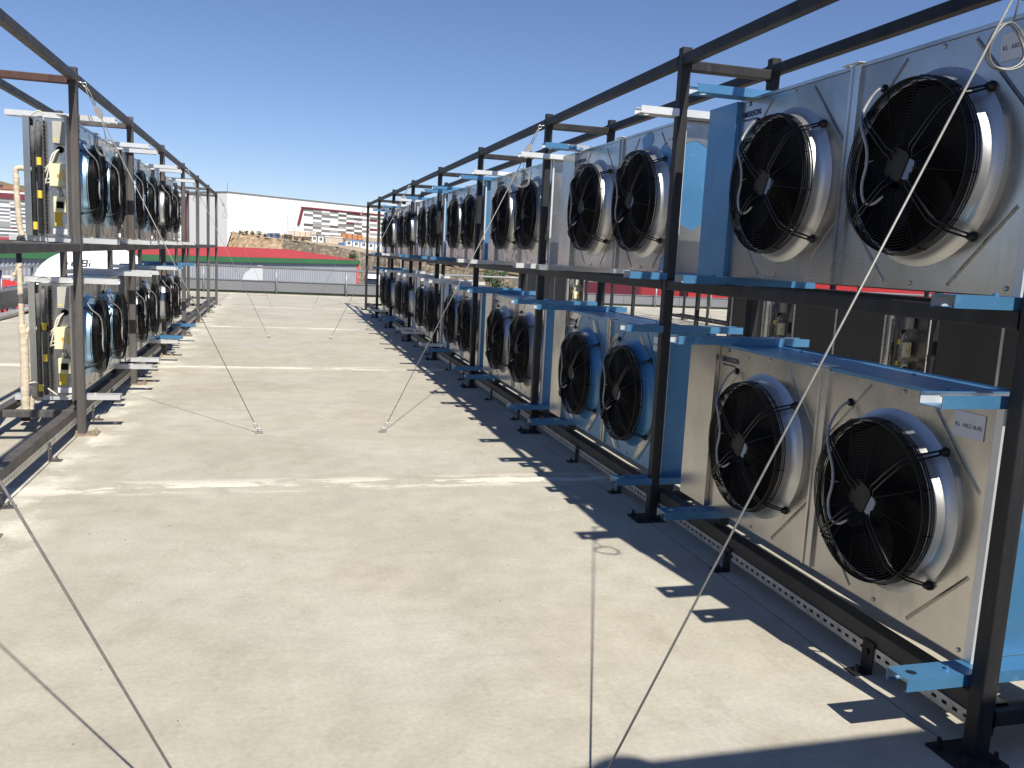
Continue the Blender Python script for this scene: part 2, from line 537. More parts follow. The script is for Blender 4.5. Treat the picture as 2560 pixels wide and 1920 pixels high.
def tag(o, label=None, cat=None, group=None, kind=None):
    if label: o["label"] = label
    if cat: o["category"] = cat
    if group: o["group"] = group
    if kind: o["kind"] = kind
    return o

def struct(name, mb, mat, parent=None):
    o = obj(name, mb, mat, parent)
    if parent is None:
        o["kind"] = "structure"
    return o

CACHE = {}
def cached(key, fn):
    if key not in CACHE:
        CACHE[key] = fn().mesh(key)
    return CACHE[key]

def text_mesh(txt, size, depth=0.001, spacing=1.0, bold=0.0):
    cu = bpy.data.curves.new("lettering", 'FONT')
    cu.body = txt
    cu.size = size
    cu.extrude = depth
    cu.offset = bold
    cu.space_character = spacing
    cu.align_x = 'LEFT'
    o = bpy.data.objects.new("lettering", cu)
    me = bpy.data.meshes.new_from_object(o)
    bpy.data.objects.remove(o)
    me.name = "lettering"
    if len(me.materials) == 0:
        me.materials.append(None)
    return me

def beam_mesh(length, w, h, r=0.006):
    """box section along +y from 0 to length, centred on x and z"""
    key = "beam_%.4f_%.3f_%.3f" % (length, w, h)
    def f():
        m = MB().prism(rounded(w, h, r), 'y', 0, length)
        for a, b in ((0.0, 0.005), (length - 0.005, length)):
            m.prism(rounded(w + 0.007, h + 0.007, r + 0.003), 'y', a, b)
        return m
    return cached(key, f)

# ------------------------------------------------------------------ roof deck
PITCH_P = 2.735
roof = struct("roof_floor", MB().box((-5.6, -9, -0.5), (34, 31.2, -0.03)), "joint_dark")
ys = [-9, -6, 0, 6, 12, 18, 24, 31.0]
xs = [-5.5, -1.6, 2.33, 6.26, 10.19, 14.12, 18.05, 21.98, 25.91, 34.0]
for i in range(len(xs) - 1):
    for j in range(len(ys) - 1):
        g = 0.0045
        obj("slab", MB().box((xs[i] + g, ys[j] + g, -0.029), (xs[i + 1] - g, ys[j + 1] - g, 0.0)), "concrete", roof)

# ------------------------------------------------------------------ steel racks
T = 0.063
def post_mesh(h):
    def f():
        m = MB()
        m.prism(rounded(T, T, 0.007), 'z', 0.008, h)
        return m
    return cached("post_%.3f" % h, f)

def base_plate_mesh(sgn):
    def f():
        m = MB()
        x0, x1 = (-0.13, 0.06) if sgn > 0 else (-0.06, 0.13)
        m.box((x0, -0.09, 0.0), (x1, 0.09, 0.010))
        for bx in (x0 + 0.03, x1 - 0.03):
            for by in (-0.06, 0.06):
                m.lathe([(0.010, 0.0), (0.010, 0.016), (0.022, 0.016), (0.022, 0.008), (0.045, 0.008), (0.045, 0.0)], 6, (bx, by, 0), 'z', False)
        return m
    return cached("baseplate_%d" % sgn, f)

def strut_mesh(length):
    """slotted channel along +y, slotted face at x=0 (visible side -x), z 0..0.052"""
    def f():
        m = MB()
        z0, z1, z2, z3 = 0.0, 0.019, 0.033, 0.052
        t = 0.0025
        m.box((0, 0, z0), (t, length, z1))
        m.box((0, 0, z2), (t, length, z3))
        y = 0.0
        while y < length - 0.06:
            m.box((0, y, z1), (t, y + 0.027, z2))
            y += 0.052
        m.box((0, y, z1), (t, length, z2))
        m.box((t, 0, z3 - t), (0.035, length, z3))
        return m
    return cached("strut_%.3f" % length, f)

def foot_mesh():
    def f():
        m = MB()
        m.box((-0.006, -0.035, 0.006), (0.0, 0.035, 0.135))
        m.box((-0.085, -0.035, 0.0), (0.0, 0.035, 0.006))
        m.lathe([(0.006, 0), (0.006, 0.013), (0.018, 0.013), (0.018, 0.007), (0.034, 0.007), (0.034, 0)], 6, (-0.05, 0, 0), 'z', False)
        m.lathe([(-0.006, 0), (-0.006, 0.012), (-0.016, 0.012), (-0.016, 0)], 6, (0, 0, 0.09), 'x', False)
        return m
    return cached("rackfoot", f)

def rack(name, label, X, sgn, y0, n, W, H, dz, mat, group, strut=True, extra_rust=None):
    """sgn=+1: the rack stands on the +x side of its front line X"""
    root = thing(name, label, "steel rack", (X, y0, 0), 0, group)
    sp = PITCH_P
    bl = sp - T - 0.002
    zt = H - 0.04 - T / 2
    zm = 1.526 + dz
    zb = 0.154 + dz
    for i in range(n):
        for k, xx in enumerate((0, sgn * W)):
            p = obj("post", post_mesh(H), mat, root, (xx, i * sp, 0))
            obj("base_plate", base_plate_mesh(sgn if k == 0 else -sgn), "plate_tan" if sgn < 0 and k == 0 else mat, p)
        cl = W - T - 0.002
        for z, nm in ((zt - 0.03, "top_cross_beam"), (zm, "mid_cross_beam"), (zb - 0.005, "base_cross_beam")):
            cm = beam_mesh(cl, T, T - 0.004)
            x0 = T / 2 + 0.001 if sgn > 0 else -W + T / 2 + 0.001
            mm = mat
            if extra_rust and i == extra_rust[0] and nm == extra_rust[1]:
                mm = "rust_beam"
            obj(nm, cm, mm, root, (x0, i * sp, z), (0, 0, -pi / 2))
        if i == n - 1:
            break
        for k, xx in enumerate((0, sgn * W)):
            ya = i * sp + T / 2 + 0.001
            obj("top_beam", beam_mesh(bl, T - 0.003, T), mat, root, (xx, ya, zt))
            obj("mid_beam", beam_mesh(bl, T - 0.003, T), mat, root, (xx, ya, zm))
        # continuous base beams just behind the posts
        for k, off in enumerate((T / 2 + 0.045, W - T / 2 - 0.045)):
            obj("base_beam", beam_mesh(sp - 0.004, 0.078, 0.068), "base_beam_brown" if sgn > 0 else mat, root, (sgn * off, i * sp, zb))
        if strut:
            s = obj("slotted_strut", strut_mesh(sp - 0.004), "strut_galv", root,
                    (sgn * (T / 2 + 0.002), i * sp + (0 if sgn > 0 else sp - 0.004), 0.066 + dz), (0, 0, 0 if sgn > 0 else pi))
            obj("strut_back", cached("sback", lambda: MB().box((0.0325, 0, 0.0), (0.035, PITCH_P - 0.004, 0.049))), "rack_steel", s)  # dark plate stands in for the shade inside the slots
            for fy in (0.62, 1.55 if i % 2 else 1.8):
                obj("floor_bracket", foot_mesh(), mat, root, (sgn * (T / 2 + 0.001), i * sp + fy, 0), (0, 0, 0 if sgn > 0 else pi))
    return root

XR, XL, Y0 = 2.37, -1.58, 2.235
rack("steel_rack", "long dark two-tier steel rack carrying condensers on the right of the walkway", XR, 1, Y0, 9, 0.61, 2.95, 0.0, "rack_steel", None)
rack("steel_rack", "brown-grey two-tier steel rack on the left of the walkway, half its bays empty", XL, -1, Y0 + 0.035 - PITCH_P, 10, 0.70, 2.965, 0.03, "rack_steel_brown", None, True, (3, "top_cross_beam"))
rack("steel_rack", "dark steel rack behind the right rack, showing condenser coils", 7.49, -1, Y0, 9, 0.64, 2.95, 0.0, "rack_steel", None, False)
rack("steel_rack", "far empty steel rack in front of the red wall", 11.44, 1, Y0 + 3 * PITCH_P, 6, 0.64, 2.95, 0.0, "rack_steel", None, False)

# ------------------------------------------------------------------ condenser units
UL, UH, UD = 1.945, 0.945, 0.34
CY, CZ = (0.48, 1.455), 0.465
HOLE = 0.318

def plate_hole(m, y0, y1, z0, z1, cy, cz, r, x, t, n=64):
    """sheet in the yz plane with a round hole; front at x, back at x+t"""
    ang = [2 * pi * k / n for k in range(n)]
    ang += [atan2(zz - cz, yy - cy) % (2 * pi) for yy in (y0, y1) for zz in (z0, z1)]
    ang = sorted(ang)
    inn, out = [], []
    for a in ang:
        c, s = cos(a), sin(a)
        ts = []
        if c > 1e-9: ts.append((y1 - cy) / c)
        if c < -1e-9: ts.append((y0 - cy) / c)
        if s > 1e-9: ts.append((z1 - cz) / s)
        if s < -1e-9: ts.append((z0 - cz) / s)
        tt = min(ts)
        inn.append((cy + r * c, cz + r * s))
        out.append((cy + tt * c, cz + tt * s))
    k = len(ang)
    v = [(x, *p) for p in inn] + [(x, *p) for p in out] + [(x + t, *p) for p in inn] + [(x + t, *p) for p in out]
    f = []
    for i in range(k):
        j = (i + 1) % k
        f.append((i, k + i, k + j, j)[::-1])
        f.append((2 * k + i, 2 * k + j, 3 * k + j, 3 * k + i)[::-1])
        f.append((k + i, 3 * k + i, 3 * k + j, k + j)[::-1])
        f.append((i, j, 2 * k + j, 2 * k + i)[::-1])
    m.add(v, f)

def ridge(m, a, b, w=0.017, h=0.0022, x=0.0):
    """pressed crease on the -x side between two (y,z) points"""
    a, b = Vector(a), Vector(b)
    d = (b - a).normalized()
    n = Vector((-d.y, d.x)) * w / 2
    v = [(x, *(a + n)), (x, *(a - n)), (x, *(b - n)), (x, *(b + n)), (x - h, *(a + d * w)), (x - h, *(b - d * w))]
    f = [(0, 4, 5, 3), (1, 2, 5, 4), (0, 1, 4), (3, 5, 2)]
    m.add(v, [q[::-1] for q in f])
    m.add(v, f)

def fan_panel_mesh():
    m = MB()
    hw0, hw1 = 0.48, 0.487
    plate_hole(m, -0.478, 0.487, -CZ, UH - CZ, 0, 0, HOLE, 0.0, 0.002)
    for sy in (-1, 1):
        e = 0.455
        ridge(m, (sy * 0.175, 0.445), (sy * e, 0.15))
        ridge(m, (sy * 0.175, -0.44), (sy * e, -0.16))
    # folded edges
    m.box((-0.001, -0.478, UH - CZ - 0.002), (0.03, 0.487, UH - CZ))
    m.box((-0.001, -0.478, -CZ), (0.03, 0.487, -CZ + 0.002))
    # screws
    for sy, sz in ((-0.02, 0.45), (0.02, -0.44), (-0.45, -0.44)):
        m.lathe([(0.0, 0.009), (-0.004, 0.009), (-0.006, 0.005), (-0.006, 0)], 8, (0, sy, sz), 'x')
    return m

def shroud_mesh():
    prof = [(0.0, 0.374), (-0.004, 0.366), (-0.012, 0.352), (-0.024, 0.339), (-0.042, 0.333), (-0.068, 0.329), (-0.078, 0.328), (-0.081, 0.326), (-0.081, 0.321), (-0.078, 0.3195)]
    return MB().lathe(prof, 72)

def ring_pts(r, x, n=64):
    return [(x, r * cos(2 * pi * k / n), r * sin(2 * pi * k / n)) for k in range(n)]

def grille_mesh():
    m = MB()
    def xr(r):
        return -0.129 + 0.012 * (r / 0.32) ** 3
    r = 0.085
    while r < 0.328:
        m.tube(ring_pts(r, xr(r)), 0.0021, 4, True)
        r += 0.0112
    for k in range(12):
        a = 2 * pi * k / 12 + 0.13
        pts = []
        for rr, xx in ((0.08, xr(0.08) - 0.003), (0.2, xr(0.2) - 0.003), (0.30, xr(0.30) - 0.003), (0.322, -0.122), (0.334, -0.112), (0.339, -0.070)):
            pts.append((xx, rr * cos(a), rr * sin(a)))
        m.tube(pts, 0.002, 5)
    return m

def guard_ring_mesh():
    m = MB()
    for i, x in enumerate((-0.119, -0.111, -0.102, -0.093, -0.083, -0.072)):
        m.tube(ring_pts(0.3290 + 0.0012 * i, x), 0.0027, 5, True)
    return m

def shade_liner_mesh():  # black liner added so the fan opening reads as deep shade
    return MB().lathe([(-0.077, 0.3188), (0.0, 0.3165), (0.05, 0.3165), (0.20, 0.33)], 48)

def arms_mesh():
    m = MB()
    for sy in (-1, 1):
        for sz in (-1, 1):
            d = Vector((sy * 0.275, sz * 0.262))
            L = d.length
            d /= L
            n = Vector((-d.y, d.x))
            for s in (-1, 1):
                pts = []
                for r, x, o in ((0.06, -0.120, 0.016), (0.10, -0.142, 0.011), (0.20, -0.147, 0.010), (0.285, -0.146, 0.010), (0.315, -0.132, 0.010), (0.345, -0.090, 0.010), (L - 0.004, -0.018, 0.008), (L, -0.006, 0.006)):
                    p = d * r + n * (o * s)
                    pts.append((x, p.x, p.y))
                m.tube(pts, 0.0042, 6)
            p = d * L
            m.lathe([(0.0, 0.019), (-0.007, 0.019), (-0.010, 0.014), (-0.022, 0.012), (-0.022, 0.0)], 14, (0, p.x, p.y), 'x')
    return m

def motor_mesh():
    m = MB()
    m.lathe([(0.03, 0.0), (0.03, 0.082), (-0.03, 0.088), (-0.075, 0.085), (-0.098, 0.070), (-0.104, 0.05), (-0.104, 0.0)], 32)
    return m

def terminal_mesh():
    m = MB()
    r = Matrix.Rotation(radians(24), 4, 'X')
    m.prism(rounded(0.105, 0.115, 0.022, 0.03, 0.0, 3), 'x', -0.122, -0.10, r)
    return m

def motor_label_mesh():
    m = MB()
    r = Matrix.Rotation(radians(24), 4, 'X')
    m.box((-0.118, -0.062, -0.038), (-0.108, -0.026, 0.042), r)
    return m

def impeller_mesh():
    m = MB()
    for k in range(5):
        a0 = 2 * pi * k / 5
        v, f = [], []
        nr, na = 6, 6
        for i in range(nr):
            r = 0.07 + (0.308 - 0.07) * i / (nr - 1)
            sweep = 0.55 * (i / (nr - 1)) ** 1.5
            wid = 1.16 - 0.10 * i / (nr - 1)
            for j in range(na):
                t = j / (na - 1) - 0.5
                a = a0 + sweep + wid * t
                x = -0.015 + 0.075 * t * (1.0 - 0.35 * i / nr) + 0.012 * cos(pi * t)
                v.append((x, r * cos(a), r * sin(a)))
        for i in range(nr - 1):
            for j in range(na - 1):
                f.append((i * na + j, (i + 1) * na + j, (i + 1) * na + j + 1, i * na + j + 1))
        m.add(v, f, True)
        m.add([(p[0] + 0.004, p[1], p[2]) for p in v], [q[::-1] for q in f], True)
    return m

def smooth_path(pts, k=5):
    P = [Vector(p) for p in pts]
    out = []
    n = len(P)
    for i in range(n - 1):
        p0, p1, p2, p3 = P[max(i - 1, 0)], P[i], P[i + 1], P[min(i + 2, n - 1)]
        for j in range(k):
            t = j / k
            out.append(0.5 * ((2 * p1) + (-p0 + p2) * t + (2 * p0 - 5 * p1 + 4 * p2 - p3) * t * t + (-p0 + 3 * p1 - 3 * p2 + p3) * t ** 3))
    out.append(P[-1])
    return out

def fan_cable_mesh():
    m = MB()
    pts = [(0.002, 0.30, 0.350), (-0.025, 0.302, 0.345), (-0.05, 0.315, 0.31), (-0.085, 0.31, 0.25), (-0.125, 0.262, 0.205), (-0.142, 0.225, 0.16), (-0.143, 0.185, 0.09), (-0.143, 0.175, 0.02), (-0.143, 0.190, -0.06), (-0.143, 0.165, -0.125), (-0.138, 0.115, -0.135), (-0.124, 0.075, -0.105)]
    m.tube(smooth_path(pts), 0.0062, 8)
    for y, z in ((0.225, 0.16), (0.178, 0.03)):
        m.tube([(-0.133, y - 0.012, z), (-0.152, y, z), (-0.133, y + 0.012, z), (-0.135, y - 0.03, z + 0.006)], 0.0018, 4)
    return m

def grommet_mesh():
    return MB().lathe([(0.0, 0.017), (-0.006, 0.017), (-0.010, 0.012), (-0.010, 0.0)], 14, (0, 0.30, 0.350))

def divider_mesh():
    m = MB()
    m.box((-0.014, -0.034, 0.004), (0.006, -0.030, UH - 0.004))
    m.box((-0.008, -0.030, 0.004), (0.006, 0.020, UH - 0.004))
    m.box((-0.014, 0.020, 0.004), (0.006, 0.034, UH - 0.004))
    return m

def channel_mesh(up):
    """mounting channel along x, y 0..0.105; web holes near the ends"""
    m = MB()
    x0, x1, w, h, t = -0.325, 0.487, 0.105, 0.043, 0.003
    # web with a hole near each end, in xy plane: reuse plate_hole by mapping
    q = MB()
    for (a, b, cx) in ((x0, x0 + 0.11, x0 + 0.058), (x1 - 0.11, x1, x1 - 0.058)):
        plate_hole(q, a, b, 0, w, cx, 0.055, 0.019, 0.0, t, 20)
    sgn = 1 if up else -1
    zz = 0.0 if up else -t
    m.add([(p[1], p[2], zz + p[0]) for p in q.v], q.f)
    m.box((x0 + 0.11, 0, zz), (x1 - 0.11, w, zz + t))
    za, zb = (t, h) if up else (-h, -t)
    m.box((x0, 0, za), (x1, t, zb))
    m.box((x0, w - t, za), (x1, w, zb))
    zl = h - t if up else -h
    m.box((x0, t, zl), (x1, 0.014, zl + t))
    m.box((x0, w - 0.014, zl), (x1, w - t, zl + t))
    # bolts
    for bx in (-0.12, 0.4):
        m.lathe([(zz - 0.001, 0.0), (zz - 0.001, 0.010), (zz + t + 0.010, 0.009), (zz + t + 0.010, 0.0)], 8, (bx, 0.05, 0), 'z', False)
    return m

def channel_inside(up):
    m = MB()
    x0, x1, w, h, t = -0.324, 0.486, 0.105, 0.043, 0.003
    e = 0.0004
    za, zb = (t + e, h - 0.0005) if up else (-h + 0.0005, -t - e)
    m.box((x0, t + e, za), (x1, t + 2 * e, zb))
    m.box((x0, w - t - 2 * e, za), (x1, w - t - e, zb))
    zw = t + e if up else -t - 2 * e
    m.box((x0 + 0.085, t + e, zw), (x1 - 0.085, w - t - e, zw + e))
    return m

def coil_mesh(L):
    return MB().box((UD - 0.05, 0.03, 0.03), (UD - 0.004, L - 0.03, UH - 0.03))

def coil_strip_mesh():
    return MB().box((UD - 0.006, -0.018, 0.0), (UD + 0.004, 0.018, UH))

def bend_strip_mesh():
    """line of dark return bends along the coil edge"""
    m = MB()
    for k in range(30):
        z = 0.03 + k * 0.030
        m.lathe([(0.0, 0.009), (0.012, 0.009), (0.018, 0.005), (0.018, 0.0)], 8, (UD - 0.002, 0, z), 'x')
    return m

def cover_mesh(L):
    m = MB()
    x = -0.027
    m.box((x, L + 0.001, 0.0), (x + 0.002, L + 0.31, UH - 0.004))
    m.box((x + 0.002, L + 0.001, 0.0), (0.05, L + 0.003, UH - 0.004))
    m.box((x + 0.002, L + 0.308, 0.0), (x + 0.012, L + 0.31, UH - 0.004))
    m.box((x + 0.002, L + 0.003, UH - 0.006), (0.05, L + 0.308, UH - 0.004))
    return m

def top_mesh(L):
    m = MB()
    m.box((-0.004, -0.006, UH), (UD + 0.006, L + 0.002, UH + 0.002))
    m.box((-0.006, -0.006, UH - 0.014), (-0.004, L + 0.002, UH + 0.002))
    m.box((UD + 0.006, -0.006, UH - 0.02), (UD + 0.008, L + 0.002, UH + 0.008))
    for k in range(4):
        m.lathe([(UH + 0.002, 0.008), (UH + 0.009, 0.006), (UH + 0.009, 0)], 8, (0.06 + 0.2 * (k % 2), 0.3 + 0.42 * k * L / 1.945, 0), 'z', False)
    return m

def end_mesh():
    """plain sheet end with front flange, in the plane y=0 facing -y"""
    m = MB()
    m.box((0.012, 0.0, 0.0), (UD, 0.002, UH - 0.001))
    m.box((UD - 0.045, -0.014, 0.0), (UD + 0.004, 0.0, UH - 0.001))
    for z in (0.12, 0.5, 0.86):
        m.lathe([(-0.016, 0.008), (-0.022, 0.006), (-0.022, 0)], 8, (0.006, 0, z), 'y', False)
    return m

def bottom_mesh(L):
    return MB().box((0.0, -0.004, -0.0005), (UD, L, 0.0015))

# text, blobs
LOGO = {}
def blob_mesh(pts, x=-0.0018, t=0.0012, seed=0, jag=0.006, sub=4):
    """irregular flat patch lying on the panel; pts in (y,z) order"""
    rr = random.Random(seed)
    out = []
    n = len(pts)
    for i in range(n):
        a, b = Vector(pts[i]), Vector(pts[(i + 1) % n])
        for k in range(sub):
            p = a.lerp(b, k / sub)
            out.append((p.x + rr.uniform(-jag, jag), p.y + rr.uniform(-jag, jag)))
    m = MB()
    m.prism(out, 'x', x, x + t)
    return m

def electric_side(u, L, full=True):
    """gear on the service end (local +y): boxes, headers, cables"""
    y = L + 0.002
    obj("service_panel", cached("service_panel", lambda: MB().box((0.002, 0, 0.0), (UD - 0.06, 0.004, UH - 0.003))), "sheet_metal_dull", u, (0, L - 0.002, 0))
    obj("coil_end_plate", cached("coil_end_plate", lambda: MB().box((UD - 0.045, 0, 0), (UD + 0.004, 0.06, UH - 0.003))), "sheet_metal", u, (0, y, 0))
    def box_lid(a, b):
        m = MB()
        m.box(a, b)
        m.box((a[0] + 0.004, b[1], a[2] + 0.004), (b[0] - 0.004, b[1] + 0.006, b[2] - 0.004))
        return m
    jb = obj("junction_box", cached("jbox1", lambda: box_lid((0.022, 0, 0.40), (0.152, 0.085, 0.582))), "box_cream", u, (0, y + 0.003, 0))
    obj("sticker", cached("jst1", lambda: MB().box((0.075, 0.0915, 0.47), (0.098, 0.0925, 0.50))), "sticker_orange", jb)
    obj("sticker", cached("jst2", lambda: MB().box((0.040, 0.0915, 0.45), (0.056, 0.0925, 0.53))), "sticker_yellow", jb)
    jb = obj("junction_box", cached("jbox2", lambda: box_lid((0.006, 0, 0.74), (0.125, 0.07, 0.915))), "box_grey", u, (0, y + 0.003, 0))
    obj("sticker", cached("jst3", lambda: MB().lathe([(0.0765, 0.011), (0.0775, 0.011), (0.0775, 0)], 16, (0.105, 0, 0.77), 'y', False)), "sticker_yellow", jb)
    iso = obj("isolator_switch", cached("iso1", lambda: box_lid((0.040, 0, 0.195), (0.130, 0.075, 0.322))), "box_cream", u, (0, y + 0.003, 0))
    obj("knob", cached("iso2", lambda: MB().box((0.055, 0.081, 0.228), (0.108, 0.088, 0.282)).box((0.077, 0.088, 0.233), (0.086, 0.105, 0.277))), "grille_black", iso)
    obj("warning_sticker", cached("ws", lambda: MB().box((0.085, 0, 0.085), (0.142, 0.001, 0.195))), "sticker_yellow", u, (0, y + 0.0035, 0))
    obj("data_plate", cached("dp", lambda: MB().box((0.05, 0, 0.02), (0.155, 0.001, 0.065))), "paper_white", u, (0, y + 0.0035, 0))
    obj("data_plate", cached("dp2", lambda: MB().box((0.03, 0, 0.625), (0.06, 0.001, 0.65))), "paper_white", u, (0, y + 0.0035, 0))
    obj("cable_gland", cached("gl", lambda: MB().lathe([(0, 0.027), (0.012, 0.027), (0.014, 0.018), (0.004, 0.0)], 18, (0.087, 0, 0.70), 'y')), "grille_black", u, (0, y + 0.003, 0))
    for (hx, z0, z1, r, nm) in ((0.262, 0.0, 0.86, 0.016, "hd1"), (0.222, 0.02, 0.90, 0.017, "hd2")):
        def hm(hx=hx, z0=z0, z1=z1, r=r):
            return MB().tube([(hx, 0.10, z0), (hx, 0.10, z1 - 0.2), (hx, 0.10, z1 - 0.199), (hx, 0.10, z1)], [r, r, r * 1.12, r * 1.12], 12)
        h = obj("insulated_header", cached(nm, hm), "foam_grey", u, (0, y, 0))
        zz = {"hd1": (0.05,), "hd2": (0.30, 0.56)}[nm]
        for z in zz:
            obj("arrow_sticker", cached("as", lambda: MB().lathe([(0, 0.0178), (0.06, 0.0178)], 12, (0, 0, 0), 'z')), "sticker_yellow", h, (hx, 0.10, z))
    def bends():
        m = MB()
        for xo in (0.196, 0.242):
            for k in range(29):
                z = 0.03 + 0.031 * k
                pts = [(xo, 0.0, z), (xo, 0.045, z + 0.001), (xo - 0.004, 0.056, z + 0.008), (xo, 0.045, z + 0.016), (xo, 0.0, z + 0.017)]
                m.tube(pts, 0.0042, 5)
        return m
    obj("return_bends", cached("rbends", bends), "foam_black", u, (0, y, 0))["kind"] = "stuff"
    for k in range(5):
        def wires(k=k):
            m = MB()
            zt = 0.555 - 0.030 * k
            pts = [(0.088, 0.03, 0.70), (0.115 + 0.004 * k, 0.05, 0.66), (0.135 + 0.004 * k, 0.06, 0.60), (0.178 + 0.006 * (k % 3), 0.07, 0.55 - 0.03 * k), (0.185, 0.06, zt - 0.01), (0.152, 0.045, zt)]
            m.tube(smooth_path(pts, 4), 0.0058, 6)
            return m
        obj("control_cable", cached("wires%d" % k, wires), "cable_cream", u, (0, y, 0))
    def link1():
        m = MB()
        m.tube(smooth_path([(0.10, 0.04, 0.40), (0.10, 0.05, 0.37), (0.09, 0.06, 0.345), (0.088, 0.04, 0.32)], 4), 0.008, 6)
        return m
    obj("control_cable", cached("link1", link1), "cable_cream", u, (0, y, 0))
    def link2():
        m = MB()
        m.tube(smooth_path([(0.03, 0.03, 0.20), (0.025, 0.04, 0.12), (0.012, 0.04, 0.05), (0.03, 0.05, 0.0)], 5), 0.006, 6)
        return m
    obj("control_cable", cached("link2", link2), "cable_cream", u, (0, y, 0))
    def wires2():
        m = MB()
        m.tube(smooth_path([(0.125, 0.03, 0.86), (0.16, 0.04, 0.87), (0.165, 0.05, 0.80), (0.14, 0.05, 0.74), (0.12, 0.05, 0.66)], 4), 0.008, 6)
        m.tube(smooth_path([(0.125, 0.03, 0.83), (0.15, 0.05, 0.83), (0.15, 0.05, 0.76), (0.13, 0.055, 0.66)], 4), 0.007, 6)
        m.tube([(0.087, 0.01, 0.70), (0.11, 0.06, 0.655)], 0.016, 10)
        return m
    obj("power_cables", cached("wires2", wires2), "foam_grey", u, (0, y, 0))

def condenser(label, loc, rotz, cfg, group=None, nf=2, front=True, service=False, coil=False, logo=True, lowfeet=False):
    L = UL if nf == 2 else 0.985
    u = thing("condenser_unit", label, "condenser", loc, rotz, group)
    P, Cv, Tp, E = cfg["panel"], cfg["cover"], cfg["top"], cfg["end"]
    for k in range(nf):
        cy = CY[k]
        fp = obj("fan_panel", cached("fan_panel", fan_panel_mesh), P, u, (0, cy, CZ))
        if not front:
            continue
        sh = cfg.get("shroud", "shroud_metal")
        obj("shroud", cached("shroud", shroud_mesh), sh, u, (-0.0005, cy, CZ))
        gr = obj("grille", cached("grille", grille_mesh), "grille_black", u, (-0.001, cy, CZ))
        obj("guard_rings", cached("guard_ring", guard_ring_mesh), "ring_black", gr)
        obj("support_arms", cached("arms", arms_mesh), "ring_black", gr)
        obj("venturi", cached("venturi", shade_liner_mesh), "impeller_black", u, (0, cy, CZ))
        mo = obj("fan_motor", cached("motor", motor_mesh), "impeller_black", u, (0, cy, CZ))
        obj("terminal_box", cached("terminal", terminal_mesh), "motor_grey", mo)
        obj("rating_plate", cached("mlabel", motor_label_mesh), "motor_label", mo)
        obj("impeller", cached("impeller", impeller_mesh), "impeller_black", u, (0, cy, CZ), (random.uniform(0, 6), 0, 0))
        cb = obj("fan_cable", cached("fan_cable", fan_cable_mesh), "cable_grey", u, (0, cy, CZ))
        obj("grommet", cached("grommet", grommet_mesh), "grille_black", cb)
    if nf == 2 and front:
        def lug():
            q = MB()
            plate_hole(q, -0.028, 0.05, 0.0, 0.12, 0.006, 0.075, 0.020, 0.0, 0.003, 18)
            m = MB()
            m.add([(p[1], p[2], p[0]) for p in q.v], q.f)
            return m
        obj("lifting_lug", cached("lug", lug), "galv_pale", u, (0, 0.93, UH + 0.004))
    if nf == 2:
        obj("divider", cached("divider", divider_mesh), "sheet_metal_dull", u, (0, (CY[0] + CY[1]) / 2, 0))
    obj("top_panel", cached("top%d" % nf, lambda: top_mesh(L)), Tp, u)
    obj("bottom_panel", cached("bottom%d" % nf, lambda: bottom_mesh(L)), "sheet_metal_dull", u)
    obj("end_panel", cached("end", end_mesh), E, u)
    obj("corner_flange", cached("cflange", lambda: MB().box((-0.002, -0.034, 0.0), (0.0105, -0.0005, UH - 0.001)).box((0.0105, -0.034, 0.0), (0.014, -0.031, UH - 0.001))), "galv_pale", u)
    if service:
        electric_side(u, L)
    else:
        obj("end_panel", cached("endb", lambda: MB().box((0.002, 0, 0), (UD, 0.002, UH - 0.001))), "sheet_metal_dull", u, (0, L - 0.002, 0))
    obj("end_cover", cached("cover%d" % nf, lambda: cover_mesh(L)), Cv, u)
    co = obj("coil", cached("coil%d" % nf, lambda: coil_mesh(L)), "coil_fin", u)
    if coil:
        for yy in ((0.02, L / 2, L - 0.02) if nf == 2 else (0.02, L - 0.02)):
            obj("coil_frame_strip", cached("cstrip", coil_strip_mesh), "strut_galv", co, (0, yy, 0))
        obj("return_bends", cached("bstrip", bend_strip_mesh), "foam_black", co, (0, L + 0.012, 0))["kind"] = "stuff"
    ch = cfg["ch"]
    i = 0
    for zc, up in ((0.0, False), (UH + 0.002, True)):
        for yc in (-0.1, L - 0.115):
            cm = "galv_pale" if ch[i] in (SM, SD) else ch[i]
            obj("mounting_channel", cached("chan%d" % up, lambda up=up: channel_mesh(up)), cm, u, (0, yc, zc - (0.0005 if not up else 0)))
            if cm != "galv_pale":
                obj("bare_inside", cached("chanin%d" % up, lambda up=up: channel_inside(up)), "galv_pale", LAST[0])
            if lowfeet and not up:
                for fx in (0.06, 0.45):
                    obj("packer", cached("packer", lambda: MB().box((-0.03, 0.02, -0.092), (0.03, 0.085, -0.0435))), "foam_black", u, (fx, yc, 0))
            i += 1
    if logo and front:
        if "emerson" not in LOGO:
            LOGO["emerson"] = text_mesh("EMERSON", 0.040, 0.0004, 1.06, 0.0010)
            LOGO["sub"] = text_mesh("Network Power", 0.021, 0.0004)
            def emblem():
                m = MB()
                for k in range(3):
                    z = k * 0.011
                    m.add([(-0.0006, 0.012, z), (-0.0006, -0.012, z + 0.007), (-0.0006, -0.012, z + 0.013), (-0.0006, 0.012, z + 0.006)], [(0, 1, 2, 3)])
                return m
            LOGO["emblem"] = emblem().mesh("emblem")
        # text laid on the panel: reading direction runs towards -y
        R = (pi / 2, 0, -pi / 2)
        lg = obj("maker_lettering", LOGO["emerson"], "ink_blue", u, (-0.0025, L - 0.018, UH - 0.093), R)
        obj("maker_lettering", LOGO["sub"], "ink_blue", u, (-0.0025, L - 0.035, UH - 0.115), R)
        obj("maker_emblem", LOGO["emblem"], "ink_blue", u, (-0.0025, L - 0.093, UH - 0.040))
